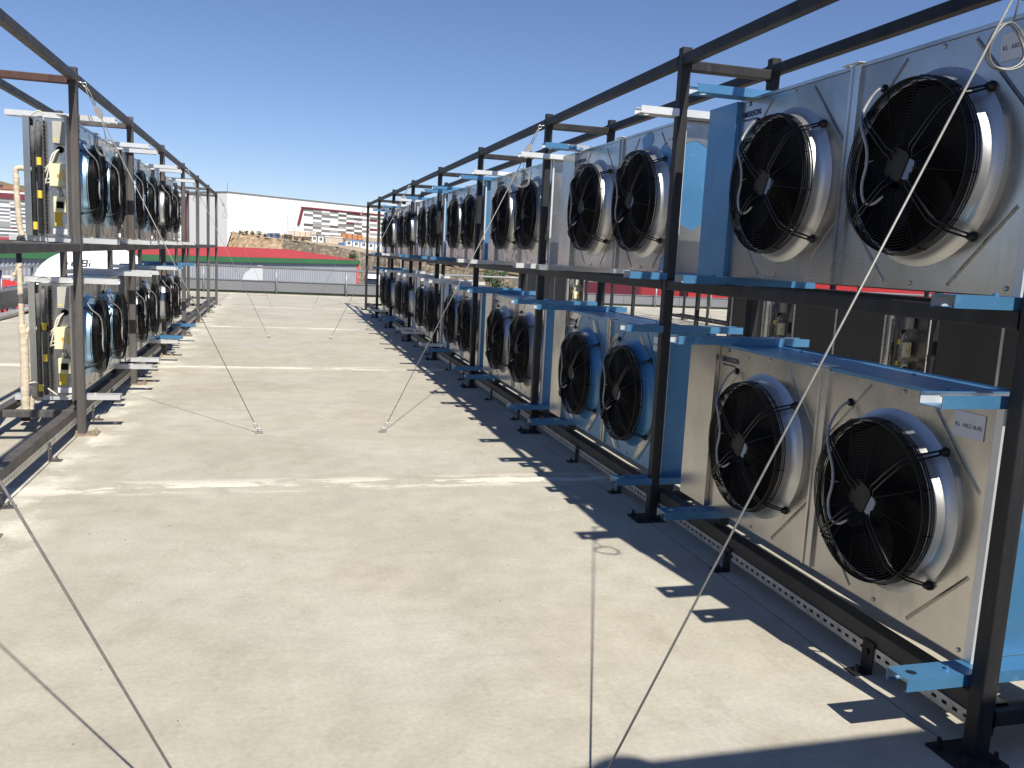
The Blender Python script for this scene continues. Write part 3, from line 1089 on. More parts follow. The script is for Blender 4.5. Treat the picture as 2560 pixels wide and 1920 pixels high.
    if cfg.get("tag"):
        pl = obj("name_plate", cached("nplate", lambda: MB().box((-0.0035, 0.0, 0.0), (-0.0008, 0.145, 0.092))), "plate_white", u, (0, 0.04, UH - 0.143))
        t = text_mesh(cfg["tag"], 0.0215, 0.0003)
        obj("plate_lettering", t, "ink", pl, (-0.0042, 0.136, 0.036), (pi / 2, 0, -pi / 2))
    if cfg.get("endpatch"):
        for pts, sd in (([(0.014, 0.001), (UD - 0.05, 0.001), (UD - 0.05, 0.30), (0.20, 0.33), (0.12, 0.27), (0.014, 0.31)], 41),
                        ([(0.014, 0.80), (0.10, 0.83), (0.18, 0.79), (UD - 0.05, 0.82), (UD - 0.05, UH - 0.005), (0.014, UH - 0.005)], 42)):
            q = blob_mesh(pts, x=-0.0022, t=0.0012, seed=sd, jag=0.004)
            mm = MB()
            mm.add([(p[1], p[0], p[2]) for p in q.v], [f[::-1] for f in q.f])
            obj("bare_patch", mm, SM, u)
    for q, (kind, pts, seed) in enumerate(cfg.get("patch", ())):
        obj("film_patch" if kind == "blue_film" else "bare_patch", blob_mesh(pts, seed=seed), kind, u)
    return u

SM, BF, PF, SD = "sheet_metal", "blue_film", "peeled_film", "sheet_metal_dull"
def feather(y0, z0, y1, z1, w, seed):
    a, b = Vector((y0, z0)), Vector((y1, z1))
    d = b - a
    n = Vector((-d.y, d.x)).normalized()
    rr = random.Random(seed)
    pts = []
    prof = (0.25, 0.6, 0.9, 1.0, 0.75, 0.5, 0.3)
    for i, p in enumerate(prof):
        t = i / (len(prof) - 1)
        pts.append(a + d * t + n * w * p * rr.uniform(0.7, 1.1))
    for i, p in reversed(list(enumerate(prof))):
        t = i / (len(prof) - 1)
        pts.append(a + d * t - n * w * p * rr.uniform(0.5, 1.0) * 0.8)
    return [(p.x, p.y) for p in pts]

low = [
    dict(panel=SM, cover=SM, top=BF, end=BF, ch=[BF, BF, BF, BF], tag="KL  AK\u00dc B-02"),
    dict(panel=BF, cover=SM, top=BF, end=BF, ch=[BF, BF, BF, BF], shroud=BF, tag="KL  AK\u00dc A-02",
         patch=[(SM, feather(1.63, 0.93, 1.84, 0.70, 0.05, 1), 1), (SM, feather(1.35, 0.91, 1.06, 0.58, 0.040, 2), 2),
                (SM, feather(0.80, 0.86, 0.97, 0.68, 0.045, 3), 3), (SM, feather(0.42, 0.89, 0.10, 0.56, 0.055, 4), 4),
                (SM, feather(1.80, 0.14, 1.68, 0.01, 0.022, 5), 5), (SM, feather(1.14, 0.20, 1.36, 0.01, 0.040, 6), 6),
                (SM, feather(0.85, 0.12, 0.72, 0.01, 0.022, 7), 7), (SM, feather(0.12, 0.27, 0.38, 0.012, 0.055, 8), 8),
                (SM, [(1.94, 0.80), (1.80, 0.79), (1.72, 0.86), (1.68, 0.935), (1.94, 0.935)], 9)]),
    dict(panel=SM, cover=SM, top=BF, end=BF, ch=[BF, BF, BF, BF],
         patch=[(BF, [(0.02, 0.01), (0.30, 0.01), (0.16, 0.07), (0.02, 0.11)], 20)]),
    dict(panel=SM, cover=BF, top=SM, end=BF, ch=[BF, BF, BF, SM]),
    dict(panel=SM, cover=SM, top=SM, end=SM, ch=[SM, SM, SM, SM]),
    dict(panel=SM, cover=SM, top=SM, end=BF, ch=[SM, BF, SM, SM]),
    dict(panel=SM, cover=SM, top=BF, end=SM, ch=[BF, SM, BF, BF]),
]
upp = [
    dict(panel=SM, cover=BF, top=SM, end=SM, ch=[BF, BF, BF, BF], tag="KL  AK\u00dc B-01"),
    dict(panel=SM, cover=SM, top=SM, end=BF, endpatch=True, ch=[BF, PF, SM, PF], tag="KL  AK\u00dc A-01",
         patch=[(BF, [(0.50, 0.935), (0.61, 0.90), (0.59, 0.83), (0.47, 0.825), (0.42, 0.86), (0.43, 0.91)], 31),
                (BF, [(0.02, 0.01), (0.20, 0.01), (0.17, 0.10), (0.10, 0.15), (0.02, 0.20)], 32),
                (BF, [(0.15, 0.66), (0.30, 0.80), (0.22, 0.84), (0.10, 0.74)], 33)]),
    dict(panel=SM, cover=SM, top=SM, end=SD, ch=[SM, SM, SM, SM]),
    dict(panel=SM, cover=SM, top=SM, end=BF, ch=[SM, BF, BF, BF],
         patch=[(BF, [(0.05, 0.5), (0.25, 0.72), (0.20, 0.90), (0.04, 0.90)], 34)]),
    dict(panel=PF, cover=SM, top=SM, end=BF, ch=[BF, BF, BF, BF]),
    dict(panel=SM, cover=SM, top=SM, end=SM, ch=[BF, SM, SM, SM]),
    dict(panel=SM, cover=BF, top=SM, end=BF, ch=[SM, BF, BF, BF]),
]
vr = random.Random(23)
def remnant():
    cy0 = vr.choice((0.06, 0.80, 1.05, 1.78))
    cz0 = vr.choice((0.03, 0.06, 0.80, 0.84))
    w_, h_ = vr.uniform(0.05, 0.16), vr.uniform(0.04, 0.09)
    n = 9
    return [(min(1.93, max(0.01, cy0 + w_ * vr.uniform(0.5, 1.0) * cos(2 * pi * i / n))), min(0.935, max(0.008, cz0 + h_ * vr.uniform(0.5, 1.0) * sin(2 * pi * i / n)))) for i in range(n)]
for lst in (low, upp):
    for q in range(2, 7):
        if lst[q]["panel"] == SM:
            lst[q].setdefault("patch", [])
            lst[q]["patch"] = list(lst[q]["patch"]) + [(BF, remnant(), 50 + q) for _ in range(vr.randint(0, 2))]
ORD = ["nearest", "second nearest", "third nearest", "fourth from the camera", "fifth from the camera", "sixth from the camera", "farthest"]
def looks(c):
    p = {SM: "bare metal", BF: "blue film-covered", PF: "half-peeled blue"}[c["panel"]]
    return p
G_R = "condensers on the right rack"
for k in range(7):
    y = 2.384 + 2.655 * k
    condenser("%s two-fan condenser, %s on the lower tier of the right rack" % (looks(low[k]), ORD[k]), (2.42, y, 0.28), 0, low[k], G_R, logo=k < 4, lowfeet=True)
    condenser("%s two-fan condenser, %s on the upper tier of the right rack" % (looks(upp[k]), ORD[k]), (2.42, y, 1.60), 0, upp[k], G_R, logo=k < 4)

G_L = "condensers on the left rack"
ORL = {0: "first", 1: "middle", 2: "farthest", -2: "foremost"}
for k in (0, 1, 2, -2):
    y = 9.83 + 2.52 * k if k >= 0 else 3.6
    bl = BF if k == 2 else SM
    c1 = dict(panel=SM, cover=SM, top=SM, end=SM, ch=[bl, bl, bl, bl], shroud="shroud_film" if k == 0 else "shroud_metal")
    c2 = dict(panel=SM, cover=SM, top=SM, end=SM, ch=[SM, SM, SM, SM], shroud="shroud_film" if k < 2 else "shroud_metal")
    condenser({0: "lower left condenser at the tan pipe, service boxes facing the camera", 1: "middle lower condenser of the left rack, silver with black grilles", 2: "farthest lower condenser of the left rack, with blue channels", -2: "lower left-rack condenser beside the camera, cut off at the left edge"}[k], (-1.63, y, 0.31), pi, c1, G_L, service=True, logo=False, lowfeet=True)
    condenser({0: "upper left condenser at the tan pipe, service boxes facing the camera", 1: "middle upper condenser of the left rack, silver with black grilles", 2: "farthest upper condenser of the left rack", -2: "upper left-rack condenser beside the camera, cut off at the left edge"}[k], (-1.63, y, 1.635), pi, c2, G_L, service=True, logo=False)

G_B = "condensers on the rack behind"
rows = [(8.02, 2, "its dark coil nearest behind the right rack"), (10.73, 2, "its dark coil second nearest behind the right rack"),
        (12.48, 1, "short, its dark coil beside the empty bays"),
        (22.75, 2, "its dark coil beyond the empty bays"), (25.4, 2, "its dark coil farthest along the back rack")]
cb = dict(panel=SM, cover=SM, top=SM, end=SM, ch=[SM, SM, SM, SM])
for (yy, nf, lab) in rows:
    condenser("lower condenser on the back rack, " + lab, (7.44, yy, 0.28), pi, cb, G_B, nf, True, True, True, False)
    condenser("upper condenser on the back rack, " + lab, (7.44, yy, 1.60), pi, cb, G_B, nf, True, True, True, False)

# ------------------------------------------------------------------ insulated pipes by the left rack
def pipe_run():
    t = thing("insulated_pipe", "tan wrapped refrigerant riser standing beside the nearest left condensers", "pipe", (-2.035, 7.84, 0.0))
    def wrap(path, r, wob=0.0015, seed=3):
        rr = random.Random(seed)
        P = smooth_path(path, 8)
        return MB().tube(P, [r + rr.uniform(-wob, wob) for _ in P], 12)
    obj("lower_riser", wrap([(0.01, 0, 0.13), (0.01, 0, 0.3), (0.015, 0, 0.6), (0.012, 0, 0.80), (0.005, 0, 0.9)], 0.034, 0.0025), "pipe_wrap", t)
    obj("upper_riser", wrap([(0.004, 0, 0.88), (0.002, 0, 1.1), (0, 0, 1.3), (0, 0, 1.40)], 0.021), "pipe_wrap", t)
    obj("foam_sleeve", wrap([(0.002, 0, 1.08), (0.002, 0, 1.16)], 0.0225, 0.0), "foam_grey", t)
    obj("foam_sleeve", wrap([(0, 0, 1.41), (0, 0, 1.52), (0.01, 0, 1.62)], 0.021, 0.0), "foam_black", t)
    obj("knotted_wrap", wrap([(-0.05, 0.0, 1.30), (-0.02, 0.0, 1.34), (0.0, -0.01, 1.38), (0.02, 0, 1.41)], 0.017, 0.004), "pipe_wrap", t)
    obj("top_riser", wrap([(0.03, 0, 1.63), (0.015, 0, 1.70), (0.005, 0, 1.85), (0, 0, 2.02), (0, 0, 2.10)], 0.023, 0.002), "pipe_wrap", t)
    obj("elbow", wrap([(0, 0, 2.08), (0, 0, 2.145), (0.02, 0.0, 2.165), (0.06, 0.01, 2.165), (0.13, 0.03, 2.16)], 0.021, 0.001), "pipe_wrap", t)
    obj("branch", wrap([(0.03, 0.0, 0.78), (0.045, 0.0, 0.855), (0.07, 0.01, 0.87), (0.13, 0.02, 0.87)], 0.019, 0.002), "pipe_wrap", t)
    obj("branch", wrap([(0.05, 0.02, 0.12), (0.055, 0.02, 0.25), (0.07, 0.02, 0.305), (0.12, 0.04, 0.31)], 0.018, 0.002), "pipe_wrap", t)
    obj("valve", MB().lathe([(-0.03, 0.0), (-0.03, 0.024), (0.03, 0.026), (0.03, 0.0)], 12, (0.155, 0.04, 0.87), 'x').cyl((0.155, 0.04, 0.87), (0.155, -0.02, 0.90), 0.012), "foam_black", t)
    obj("valve", MB().lathe([(-0.03, 0.0), (-0.03, 0.024), (0.03, 0.026), (0.03, 0.0)], 12, (0.155, 0.04, 2.16), 'x').cyl((0.155, 0.04, 2.16), (0.155, 0.03, 2.07), 0.016), "foam_black", t)
    obj("foam_sleeve", wrap([(0.01, 0, 0.10), (0.01, 0, 0.17)], 0.036, 0.0), "foam_black", t)
    def loose():
        out = [MB(), MB(), MB(), MB()]
        m = out[0]
        m.tube(smooth_path([(0.05, -0.03, 0.42), (0.12, -0.05, 0.43), (0.20, -0.06, 0.38), (0.29, -0.04, 0.31), (0.36, 0.02, 0.31)], 6), 0.007, 6)
        m = out[1]
        m.tube(smooth_path([(0.10, 0.06, 1.27), (0.14, 0.05, 1.30), (0.19, 0.05, 1.30), (0.23, 0.06, 1.25)], 6), 0.005, 6)
        m = out[2]
        m.tube(smooth_path([(0.09, 0.03, 2.55), (0.13, 0.02, 2.60), (0.19, 0.02, 2.62), (0.21, 0.05, 2.50)], 6), 0.006, 6)
        m = out[3]
        for k in range(4):
            c = 2.30 + 0.02 * k
            m.tube([(0.10 + 0.03 * cos(a), 0.02 + 0.01 * k, c + 0.06 * sin(a)) for a in [2 * pi * i / 20 for i in range(20)]], 0.003, 5, True)
        return out
    for q, nm in zip(loose(), ("loose_cable", "loose_cable", "loose_cable", "cable_hank")):
        obj(nm, q, "cable_cream", t)
pipe_run()

# ------------------------------------------------------------------ guy wires
def guy(label, top, anchor, grp="guy wires bracing the racks", seed=0):
    top, anchor = Vector(top), Vector(anchor)
    t = thing("guy_wire", label, "guy wire", anchor, 0, grp)
    d = anchor - top
    L = d.length
    d.normalize()
    side = d.cross(Vector((0, 1, 0))).normalized()
    yv = Vector((0, 1, 0))
    def loc(v):
        return tuple(v - anchor)
    clamp0, clamp1 = 0.19, 0.30
    m = MB()
    # eye bolt and hook
    m.tube([loc(top - Vector((d.x, 0, 0)).normalized() * 0.05), loc(top + d * 0.01)], 0.006, 8)
    m.tube([loc(top + d * (0.02 + 0.016 * cos(a)) + side * 0.014 * sin(a)) for a in [2 * pi * i / 16 for i in range(16)]], 0.004, 6, True)
    obj("eye_bolt", m, "zinc", t)
    m = MB()
    for s in (-1, 1):
        m.tube([loc(top + d * 0.035 + side * 0.003 * s), loc(top + d * 0.09 + side * 0.010 * s), loc(top + d * clamp0 + side * 0.007 * s)], 0.0036, 6)
    m.tube([loc(top + d * clamp1), loc(anchor - d * 0.10)], 0.0037, 8)
    obj("cable", m, "guy_cable", t)
    m = MB()
    c = top + d * (clamp0 + clamp1) / 2
    h = (clamp1 - clamp0) / 2
    n = 20
    ring = []
    v = []
    for x in (-0.008, 0.008):
        for k in range(n):
            a = 2 * pi * k / n
            p = c + d * h * cos(a) + side * 0.026 * sin(a) + yv * x
            v.append(loc(p))
    f = [tuple(range(n))[::-1], tuple(range(n, 2 * n))] + [(k, (k + 1) % n, n + (k + 1) % n, n + k) for k in range(n)]
    m.add(v, f)
    obj("clamp", m, "guy_cable", t)
    m = MB()
    rr = random.Random(seed)
    cc = top + d * clamp1 + Vector((d.x * 0.05, 0, -0.22))
    hang = Vector((0, 0, 0))
    for k in range(3):
        r = 0.066 + rr.uniform(-0.004, 0.004)
        cx = cc + hang + Vector((rr.uniform(-0.004, 0.004), 0.012 + 0.007 * k, rr.uniform(-0.004, 0.004)))
        m.tube([loc(cx + Vector((r * cos(a), 0.012 * sin(2 * a), r * sin(a)))) for a in [2 * pi * i / 32 for i in range(32)]], 0.0028, 6, True)
    m.tube([loc(top + d * clamp1), loc(cc + hang + Vector((0.005, 0.015, 0.066)))], 0.0034, 6)
    obj("cable_coil", m, "guy_cable", t)
    m = MB()
    for s in (-1, 1):
        m.tube([loc(anchor - d * 0.10), loc(anchor - d * 0.085 + side * 0.012 * s), loc(anchor - d * 0.06 + side * 0.012 * s), loc(anchor - d * 0.045)], 0.004, 6)
    m.cyl(loc(anchor - d * 0.05), loc(anchor - d * 0.012), 0.005, 6)
    obj("turnbuckle", m, "zinc", t)
    m = MB()
    m.box((-0.035, -0.022, 0.0), (0.035, 0.022, 0.006))
    m.tube([(-0.014, 0, 0.006), (-0.012, 0, 0.03), (0, 0, 0.042), (0.012, 0, 0.03), (0.014, 0, 0.006)], 0.005, 6)
    obj("floor_anchor", m, "zinc", t)
    return t

names = {0: "nearest", 2: "second", 5: "third", 8: "farthest"}
for i in (0, 2, 5, 8):
    yy = Y0 + i * PITCH_P
    guy("%s guy wire from the right rack to the walkway floor" % names[i], (XR - 0.075, yy, 2.85), (0.94, yy + 0.01 + 0.012 * i, 0.005), seed=i)
    guy("%s guy wire from the left rack to the walkway floor" % names[i], (XL + 0.075, yy + 0.03, 2.86), (-0.15, yy + 0.03, 0.005), seed=i + 20)
for k, (x0, x1, yy, lab) in enumerate(((7.55, 8.9, Y0 + 8 * PITCH_P, "guy wire from the far end of the back rack"), (11.37, 10.0, Y0 + 8 * PITCH_P, "guy wire from the far end of the empty rack"),
                                       (7.55, 8.9, Y0 + 5 * PITCH_P, "guy wire beside the empty bays of the back rack"), (11.37, 10.0, Y0 + 5 * PITCH_P, "guy wire at the middle of the empty rack"))):
    guy(lab, (x0, yy, 2.85), (x1, yy, 0.005), seed=40 + k)

# ------------------------------------------------------------------ parapets and rails
def parapet_far():
    t = thing("parapet", "low grey metal parapet across the far end of the roof", "parapet", (0, 30.55, 0))
    x = -5.93
    pm = MB().box((0.006, 0.0, 0.085), (2.336, 0.05, 0.42)).mesh("parapet_panel")
    for k in range(17):
        obj("panel", pm, "parapet_grey", t, (x + 2.342 * k, 0.12, 0))
    obj("coping", MB().box((-6, 0.09, 0.421), (34, 0.34, 0.44)), "parapet_grey", t)
    obj("gutter", MB().box((-6, 0.20, -0.02), (34, 0.30, 0.10)), "gutter_green", t)
    h = thing("handrail", "grey tubular handrail running above the far parapet", "handrail", (0, 30.5, 0))
    obj("rail", MB().cyl((-6, 0, 0.90), (34, 0, 0.90), 0.04, 12), "rail_grey", h)
    bm = MB().cyl((0, 0, 0), (0, 0, 0.87), 0.032, 10).box((-0.05, -0.05, 0), (0.05, 0.05, 0.01)).mesh("baluster")
    for k in range(17):
        obj("rail_post", bm, "rail_grey", h, (-4.75 + 2.352 * k, 0, 0))
parapet_far()

def parapet_left():
    t = thing("parapet", "dark grey parapet along the left edge of the roof", "parapet", (-5.35, 0, 0))
    pm = MB().box((-0.05, 0.006, 0.10), (0.0, 2.336, 0.46)).mesh("parapet_panel_side")
    for k in range(16):
        obj("panel", pm, "parapet_dark", t, (0, -6.5 + 2.342 * k, 0))
    obj("coping", MB().box((-0.30, -7, 0.462), (0.02, 30.5, 0.49)), "parapet_grey", t)
    p = thing("cable_tray", "grey cable tray lying on the roof along the left parapet", "cable tray", (-5.05, 0, 0))
    m = MB()
    m.tube([(0, -6, 0.085), (0.01, 5, 0.09), (0, 14, 0.085), (0.01, 22, 0.09), (0, 30, 0.085)], 0.05, 10)
    m.tube([(-0.11, -6, 0.07), (-0.10, 14, 0.075), (-0.11, 30, 0.07)], 0.035, 8)
    obj("conduit", m, "strut_galv", p)
    for k in range(12):
        obj("clip", MB().box((-0.16, -0.02, 0.0), (0.07, 0.02, 0.04)), "rack_steel", p, (0, -4 + 3 * k, 0))
    h = thing("handrail", "grey tubular handrail along the left parapet", "handrail", (-5.5, 0, 0))
    obj("rail", MB().cyl((0, 2, 0.90), (0, 30.4, 0.90), 0.032, 12), "rail_grey", h)
    bm = MB().cyl((0, 0, 0), (0, 0, 0.87), 0.024, 10).mesh("baluster2")
    for k in range(12):
        obj("rail_post", bm, "rail_grey", h, (0, 3.4 + 2.352 * k, 0))
parapet_left()

# ------------------------------------------------------------------ satellite dishes by the left parapet
def dish(loc, R, yaw, tilt, label):
    t = thing("satellite_dish", label, "satellite dish", loc, yaw, "white satellite dishes")
    # dish bowl opens along local -y, tilted up
    rot = Matrix.Rotation(tilt, 4, 'X')
    cz = R * 0.77
    m = MB()
    prof = []
    for i in range(13):
        r = R * i / 12
        prof.append((0.16 * R * (1 - (r / R) ** 2), r))
    prof += [(-0.02, R * 1.015), (-0.02, R * 1.03), (0.02, R * 1.03), (0.03, R * 1.01)]
    for i in range(12, -1, -1):
        r = R * i / 12
        prof.append((0.16 * R * (1 - (r / R) ** 2) + 0.025, r))
    q = MB().lathe(prof, 56, (0, 0, 0), 'y')
    m.add(q.v, q.f, True, Matrix.Translation((0, 0, cz)) @ rot)
    d = obj("reflector", m, "dish_white", t)
    # lettering built of square strokes
    s = R * 0.038
    G = {'d': ["...#", "...#", "####", "#..#", "####"], 'i': ["#", ".", "#", "#", "#"], 'g': ["####", "#..#", "####", "...#", "####"]}
    m = MB()
    x = -6.5 * s * 1.0
    for chh in "digi":
        g = G[chh]
        for r_, row in enumerate(g):
            for c_, bit in enumerate(row):
                if bit == '#':
                    xx, zz = x + c_ * s, (2.5 - r_) * s * 1.1 + R * 0.60
                    dep = 0.16 * R * (1 - (sqrt(xx * xx + zz * zz) / R) ** 2) - 0.006
                    m.box((xx, dep - 0.004, zz), (xx + s * 0.98, dep, zz + s * 1.08))
        x += (len(g[0]) + 0.9) * s
    for k in range(6):
        xx, zz = (-6.0 + 2.1 * k) * s, R * 0.60 - 4.6 * s
        dep = 0.16 * R * (1 - (sqrt(xx * xx + zz * zz) / R) ** 2) - 0.006
        m.box((xx, dep - 0.004, zz), (xx + s * 0.8, dep, zz + s * 0.8))
    mm = MB()
    mm.add(m.v, m.f, False, Matrix.Translation((0, 0, cz)) @ rot)
    obj("lettering", mm, "ink", t)
    m = MB()
    m.cyl((0, 0.32 * R, 0), (0, 0.32 * R, cz), 0.05, 12)
    m.box((-0.3, 0.1, 0), (0.3, 0.7, 0.05))
    m.tube([(0, 0.2 * R, cz), (0, 0.32 * R, cz)], 0.08, 10)
    obj("mount", m, "dish_grey", t)
    m = MB()
    tip = (Matrix.Translation((0, 0, cz)) @ rot) @ Vector((0, -0.95 * R, -0.35 * R))
    bot = (Matrix.Translation((0, 0, cz)) @ rot) @ Vector((0, -0.01, -0.99 * R))
    m.tube([bot, tip], 0.02, 8)
    m.cyl(tip, tip + Vector((0, 0.12, 0.06)), 0.04, 10)
    obj("feed_arm", m, "dish_grey", t)
dish((-4.45, 21.6, 0.0), 0.86, radians(-4), radians(-42), "nearest white satellite dish behind the left rack, with dotted black lettering")
dish((-4.60, 24.9, 0.0), 0.86, radians(8), radians(-42), "middle white satellite dish behind the left rack")
dish((-4.75, 28.1, 0.0), 0.86, radians(10), radians(-42), "farthest white satellite dish behind the left rack")

def red_letters():
    t = thing("sign_letters", "red rooftop sign letter with white edges beyond the left parapet", "sign", (-7.6, 27.0, -0.55))
    me = text_mesh("R", 1.25, 0.09, 1.0, 0.03)
    obj("letter", me, "red_bright", t, (0.0, 0, 0), (pi / 2, 0, 0))
    me = text_mesh("E", 1.25, 0.09, 1.0, 0.03)
    obj("letter", me, "red_bright", t, (-1.05, 0, 0), (pi / 2, 0, 0))
    m = MB()
    for k in range(5):
        m.box((-1.2, 0.12, 0.05 + 0.22 * k), (1.0, 0.16, 0.12 + 0.22 * k))
    obj("backing_frame", m, "pole_white", t)
    obj("support_tube", MB().cyl((-2.0, -0.15, 0.30), (1.6, -0.15, 0.33), 0.035, 10), "rail_grey", t)
red_letters()

# ------------------------------------------------------------------ unseen block added behind the camera to cast the shade at lower right
def shade_block():
    t = thing("stair_house", "rendered roof stair house standing behind the viewpoint", "stair house", (1.66, -3.4, 0))
    obj("wall", MB().box((-0.33, 0, 0), (4.2, 3.10, 2.78)), "plaster_cream", t)
    obj("roof_slab", MB().box((-0.35, -0.06, 2.781), (4.26, 3.16, 2.90)), "parapet_grey", t)
    m = MB().lathe([(2.901, 0.0), (2.901, 0.12), (2.93, 0.16), (2.99, 0.15), (3.03, 0.09), (3.04, 0.0)], 24, (-0.17, 2.98, 0), 'z')  # rounded bump added to shape the left end of the cast shade
    obj("vent_cowl", m, "zinc", t)
    obj("door", MB().box((-0.38, 1.0, 0.0), (-0.331, 1.95, 2.1)), "parapet_dark", t)
shade_block()

# ------------------------------------------------------------------ surroundings
GZ = -8.0
struct("ground", MB().add([(-1500, -600, GZ), (1500, -600, GZ), (1500, 2400, GZ), (-1500, 2400, GZ)], [(0, 1, 2, 3)]), "dry_grass")
struct("yard", MB().add([(-120, -60, GZ + 0.02), (70, -60, GZ + 0.02), (60, 176, GZ + 0.02), (-140, 250, GZ + 0.02)], [(0, 1, 2, 3)]), "yard_asphalt")
obj("building_below", MB().box((-5.9, -60, GZ), (34.5, 31.2, -0.51)), "parapet_grey")
bpy.data.objects["building_below"].name = "roofed_building"
tag(bpy.data.objects["roofed_building"], "grey building whose flat roof carries the racks", "building")

# red-roofed warehouse
PANEL_PTS = [(23.5, 3.0), (28.0, 3.0), (27.6, 5.2), (27.0, 6.1), (25.6, 6.75), (24.6, 7.05), (23.5, 7.12)]
def warehouse():
    A, B = Vector((11.57, 133.3, 0)), Vector((-23.28, 83.99, 0))
    u = (B - A).normalized()
    Lw = 78.0
    n = Vector((-0.8167, 0.5771, 0))
    t = thing("warehouse", "grey corrugated warehouse with red roof and green eaves band", "building", (A.x, A.y, GZ), atan2(u.y, u.x))
    # local x along the wall (towards the left of the picture), local +y side?
    ysgn = 1.0 if (Matrix.Rotation(-atan2(u.y, u.x), 3, 'Z') @ n).y > 0 else -1.0
    D = 24.0
    he, hb, hr = 7.45, 8.05, 9.10
    m = MB()
    # corrugated front wall
    pts = []
    x = 0.0
    while x < Lw:
        pts += [(x, 0.0), (x + 0.16, 0.0), (x + 0.22, -0.09), (x + 0.38, -0.09)]
        x += 0.44
    v, f = [], []
    for (px, py) in pts:
        v += [(px, py * ysgn, 0), (px, py * ysgn, he)]
    for i in range(len(pts) - 1):
        f.append((2 * i, 2 * i + 2, 2 * i + 3, 2 * i + 1))
    m.add(v, f)
    obj("front_wall", m, "corrugated", t)
    obj("side_wall", MB().prism([(0.05 * ysgn, 0), (D * ysgn, 0), (D * ysgn, he), (D / 2 * ysgn, hr - 0.15), (0.05 * ysgn, he)], 'x', 0.0, 0.3), "red_wall", t)
    obj("side_wall", MB().prism([(0.05 * ysgn, 0), (D * ysgn, 0), (D * ysgn, he), (D / 2 * ysgn, hr - 0.15), (0.05 * ysgn, he)], 'x', Lw - 0.3, Lw), "corrugated", t)
    obj("back_wall", MB().box((0, min(D * ysgn, (D + 0.3) * ysgn), 0), (Lw, max(D * ysgn, (D + 0.3) * ysgn), he)), "corrugated", t)
    lo, hi = sorted((-0.35 * ysgn, 0.0))
    obj("eaves_band", MB().box((-0.4, lo, he - 0.02), (Lw + 0.4, hi, hb)), "green_band", t)
    # roof sheets, laid side by side
    w = 6.0
    k = 0
    sheet_n = MB()
    def rs(y0, z0, y1, z1):
        mm = MB()
        nrib = 12
        for r in range(nrib):
            xa, xb = r * w / nrib, (r + 1) * w / nrib
            mm.add([(xa, y0, z0), (xb - 0.1, y0, z0), (xb - 0.05, y0, z0 + 0.06), (xb, y0, z0), (xa, y1, z1), (xb - 0.1, y1, z1), (xb - 0.05, y1, z1 + 0.06), (xb, y1, z1)],
                   [(0, 1, 5, 4), (1, 2, 6, 5), (2, 3, 7, 6)])
        return mm.mesh("roof_sheet")
    f1 = rs(-0.3 * ysgn, hb + 0.01, D / 2 * ysgn, hr)
    f2 = rs((D + 0.3) * ysgn, hb + 0.01, D / 2 * ysgn, hr)
    while k * w < Lw:
        obj("roof_sheet", f1, "red_roof", t, (k * w, 0, 0))
        obj("roof_sheet", f2, "red_roof", t, (k * w, 0, 0))
        k += 1
    obj("downpipe", MB().cyl((-0.15, -0.1 * ysgn, 0), (-0.15, -0.1 * ysgn, he), 0.14, 10), "red_bright", t)
    # pale poster-like painted panel on the wall
    obj("painted_panel", MB().prism(PANEL_PTS, 'y', -0.12 * ysgn, -0.105 * ysgn), "panel_white", t)
warehouse()

# patterned white halls
def facade_cells(t, org, ux, Wd, Hh, cols, rows_, seed, skew=0.0, thick=0.25, nrm=None, rot=0):
    rr = random.Random(seed)
    cw, chh = Wd / cols, Hh / rows_
    state = {}
    me = MB().box((0.03, -thick, 0.03), (cw - 0.03, 0.0, chh - 0.03)).mesh("facade_cell")
    for r in range(rows_):
        for c in range(cols):
            z = r * chh
            if skew and c * cw < skew * (Hh - z) / Hh * 0.0:
                continue
            q = rr.random()
            mat = "panel_white"
            if r == 0:
                state[c] = rr.randint(0, 1)
            if rr.random() < 0.12:
                state[c] = 1 - state[c]
            if (r + state[c]) % 2 == 0:
                mat = "maroon" if q < 0.06 else ("panel_dark", "panel_mid", "panel_light", "panel_mid")[int(rr.random() * 4)]
            elif q < 0.12:
                mat = "panel_light"
            obj("panel", me, mat, t, (org[0] + c * cw, org[1], org[2] + z))

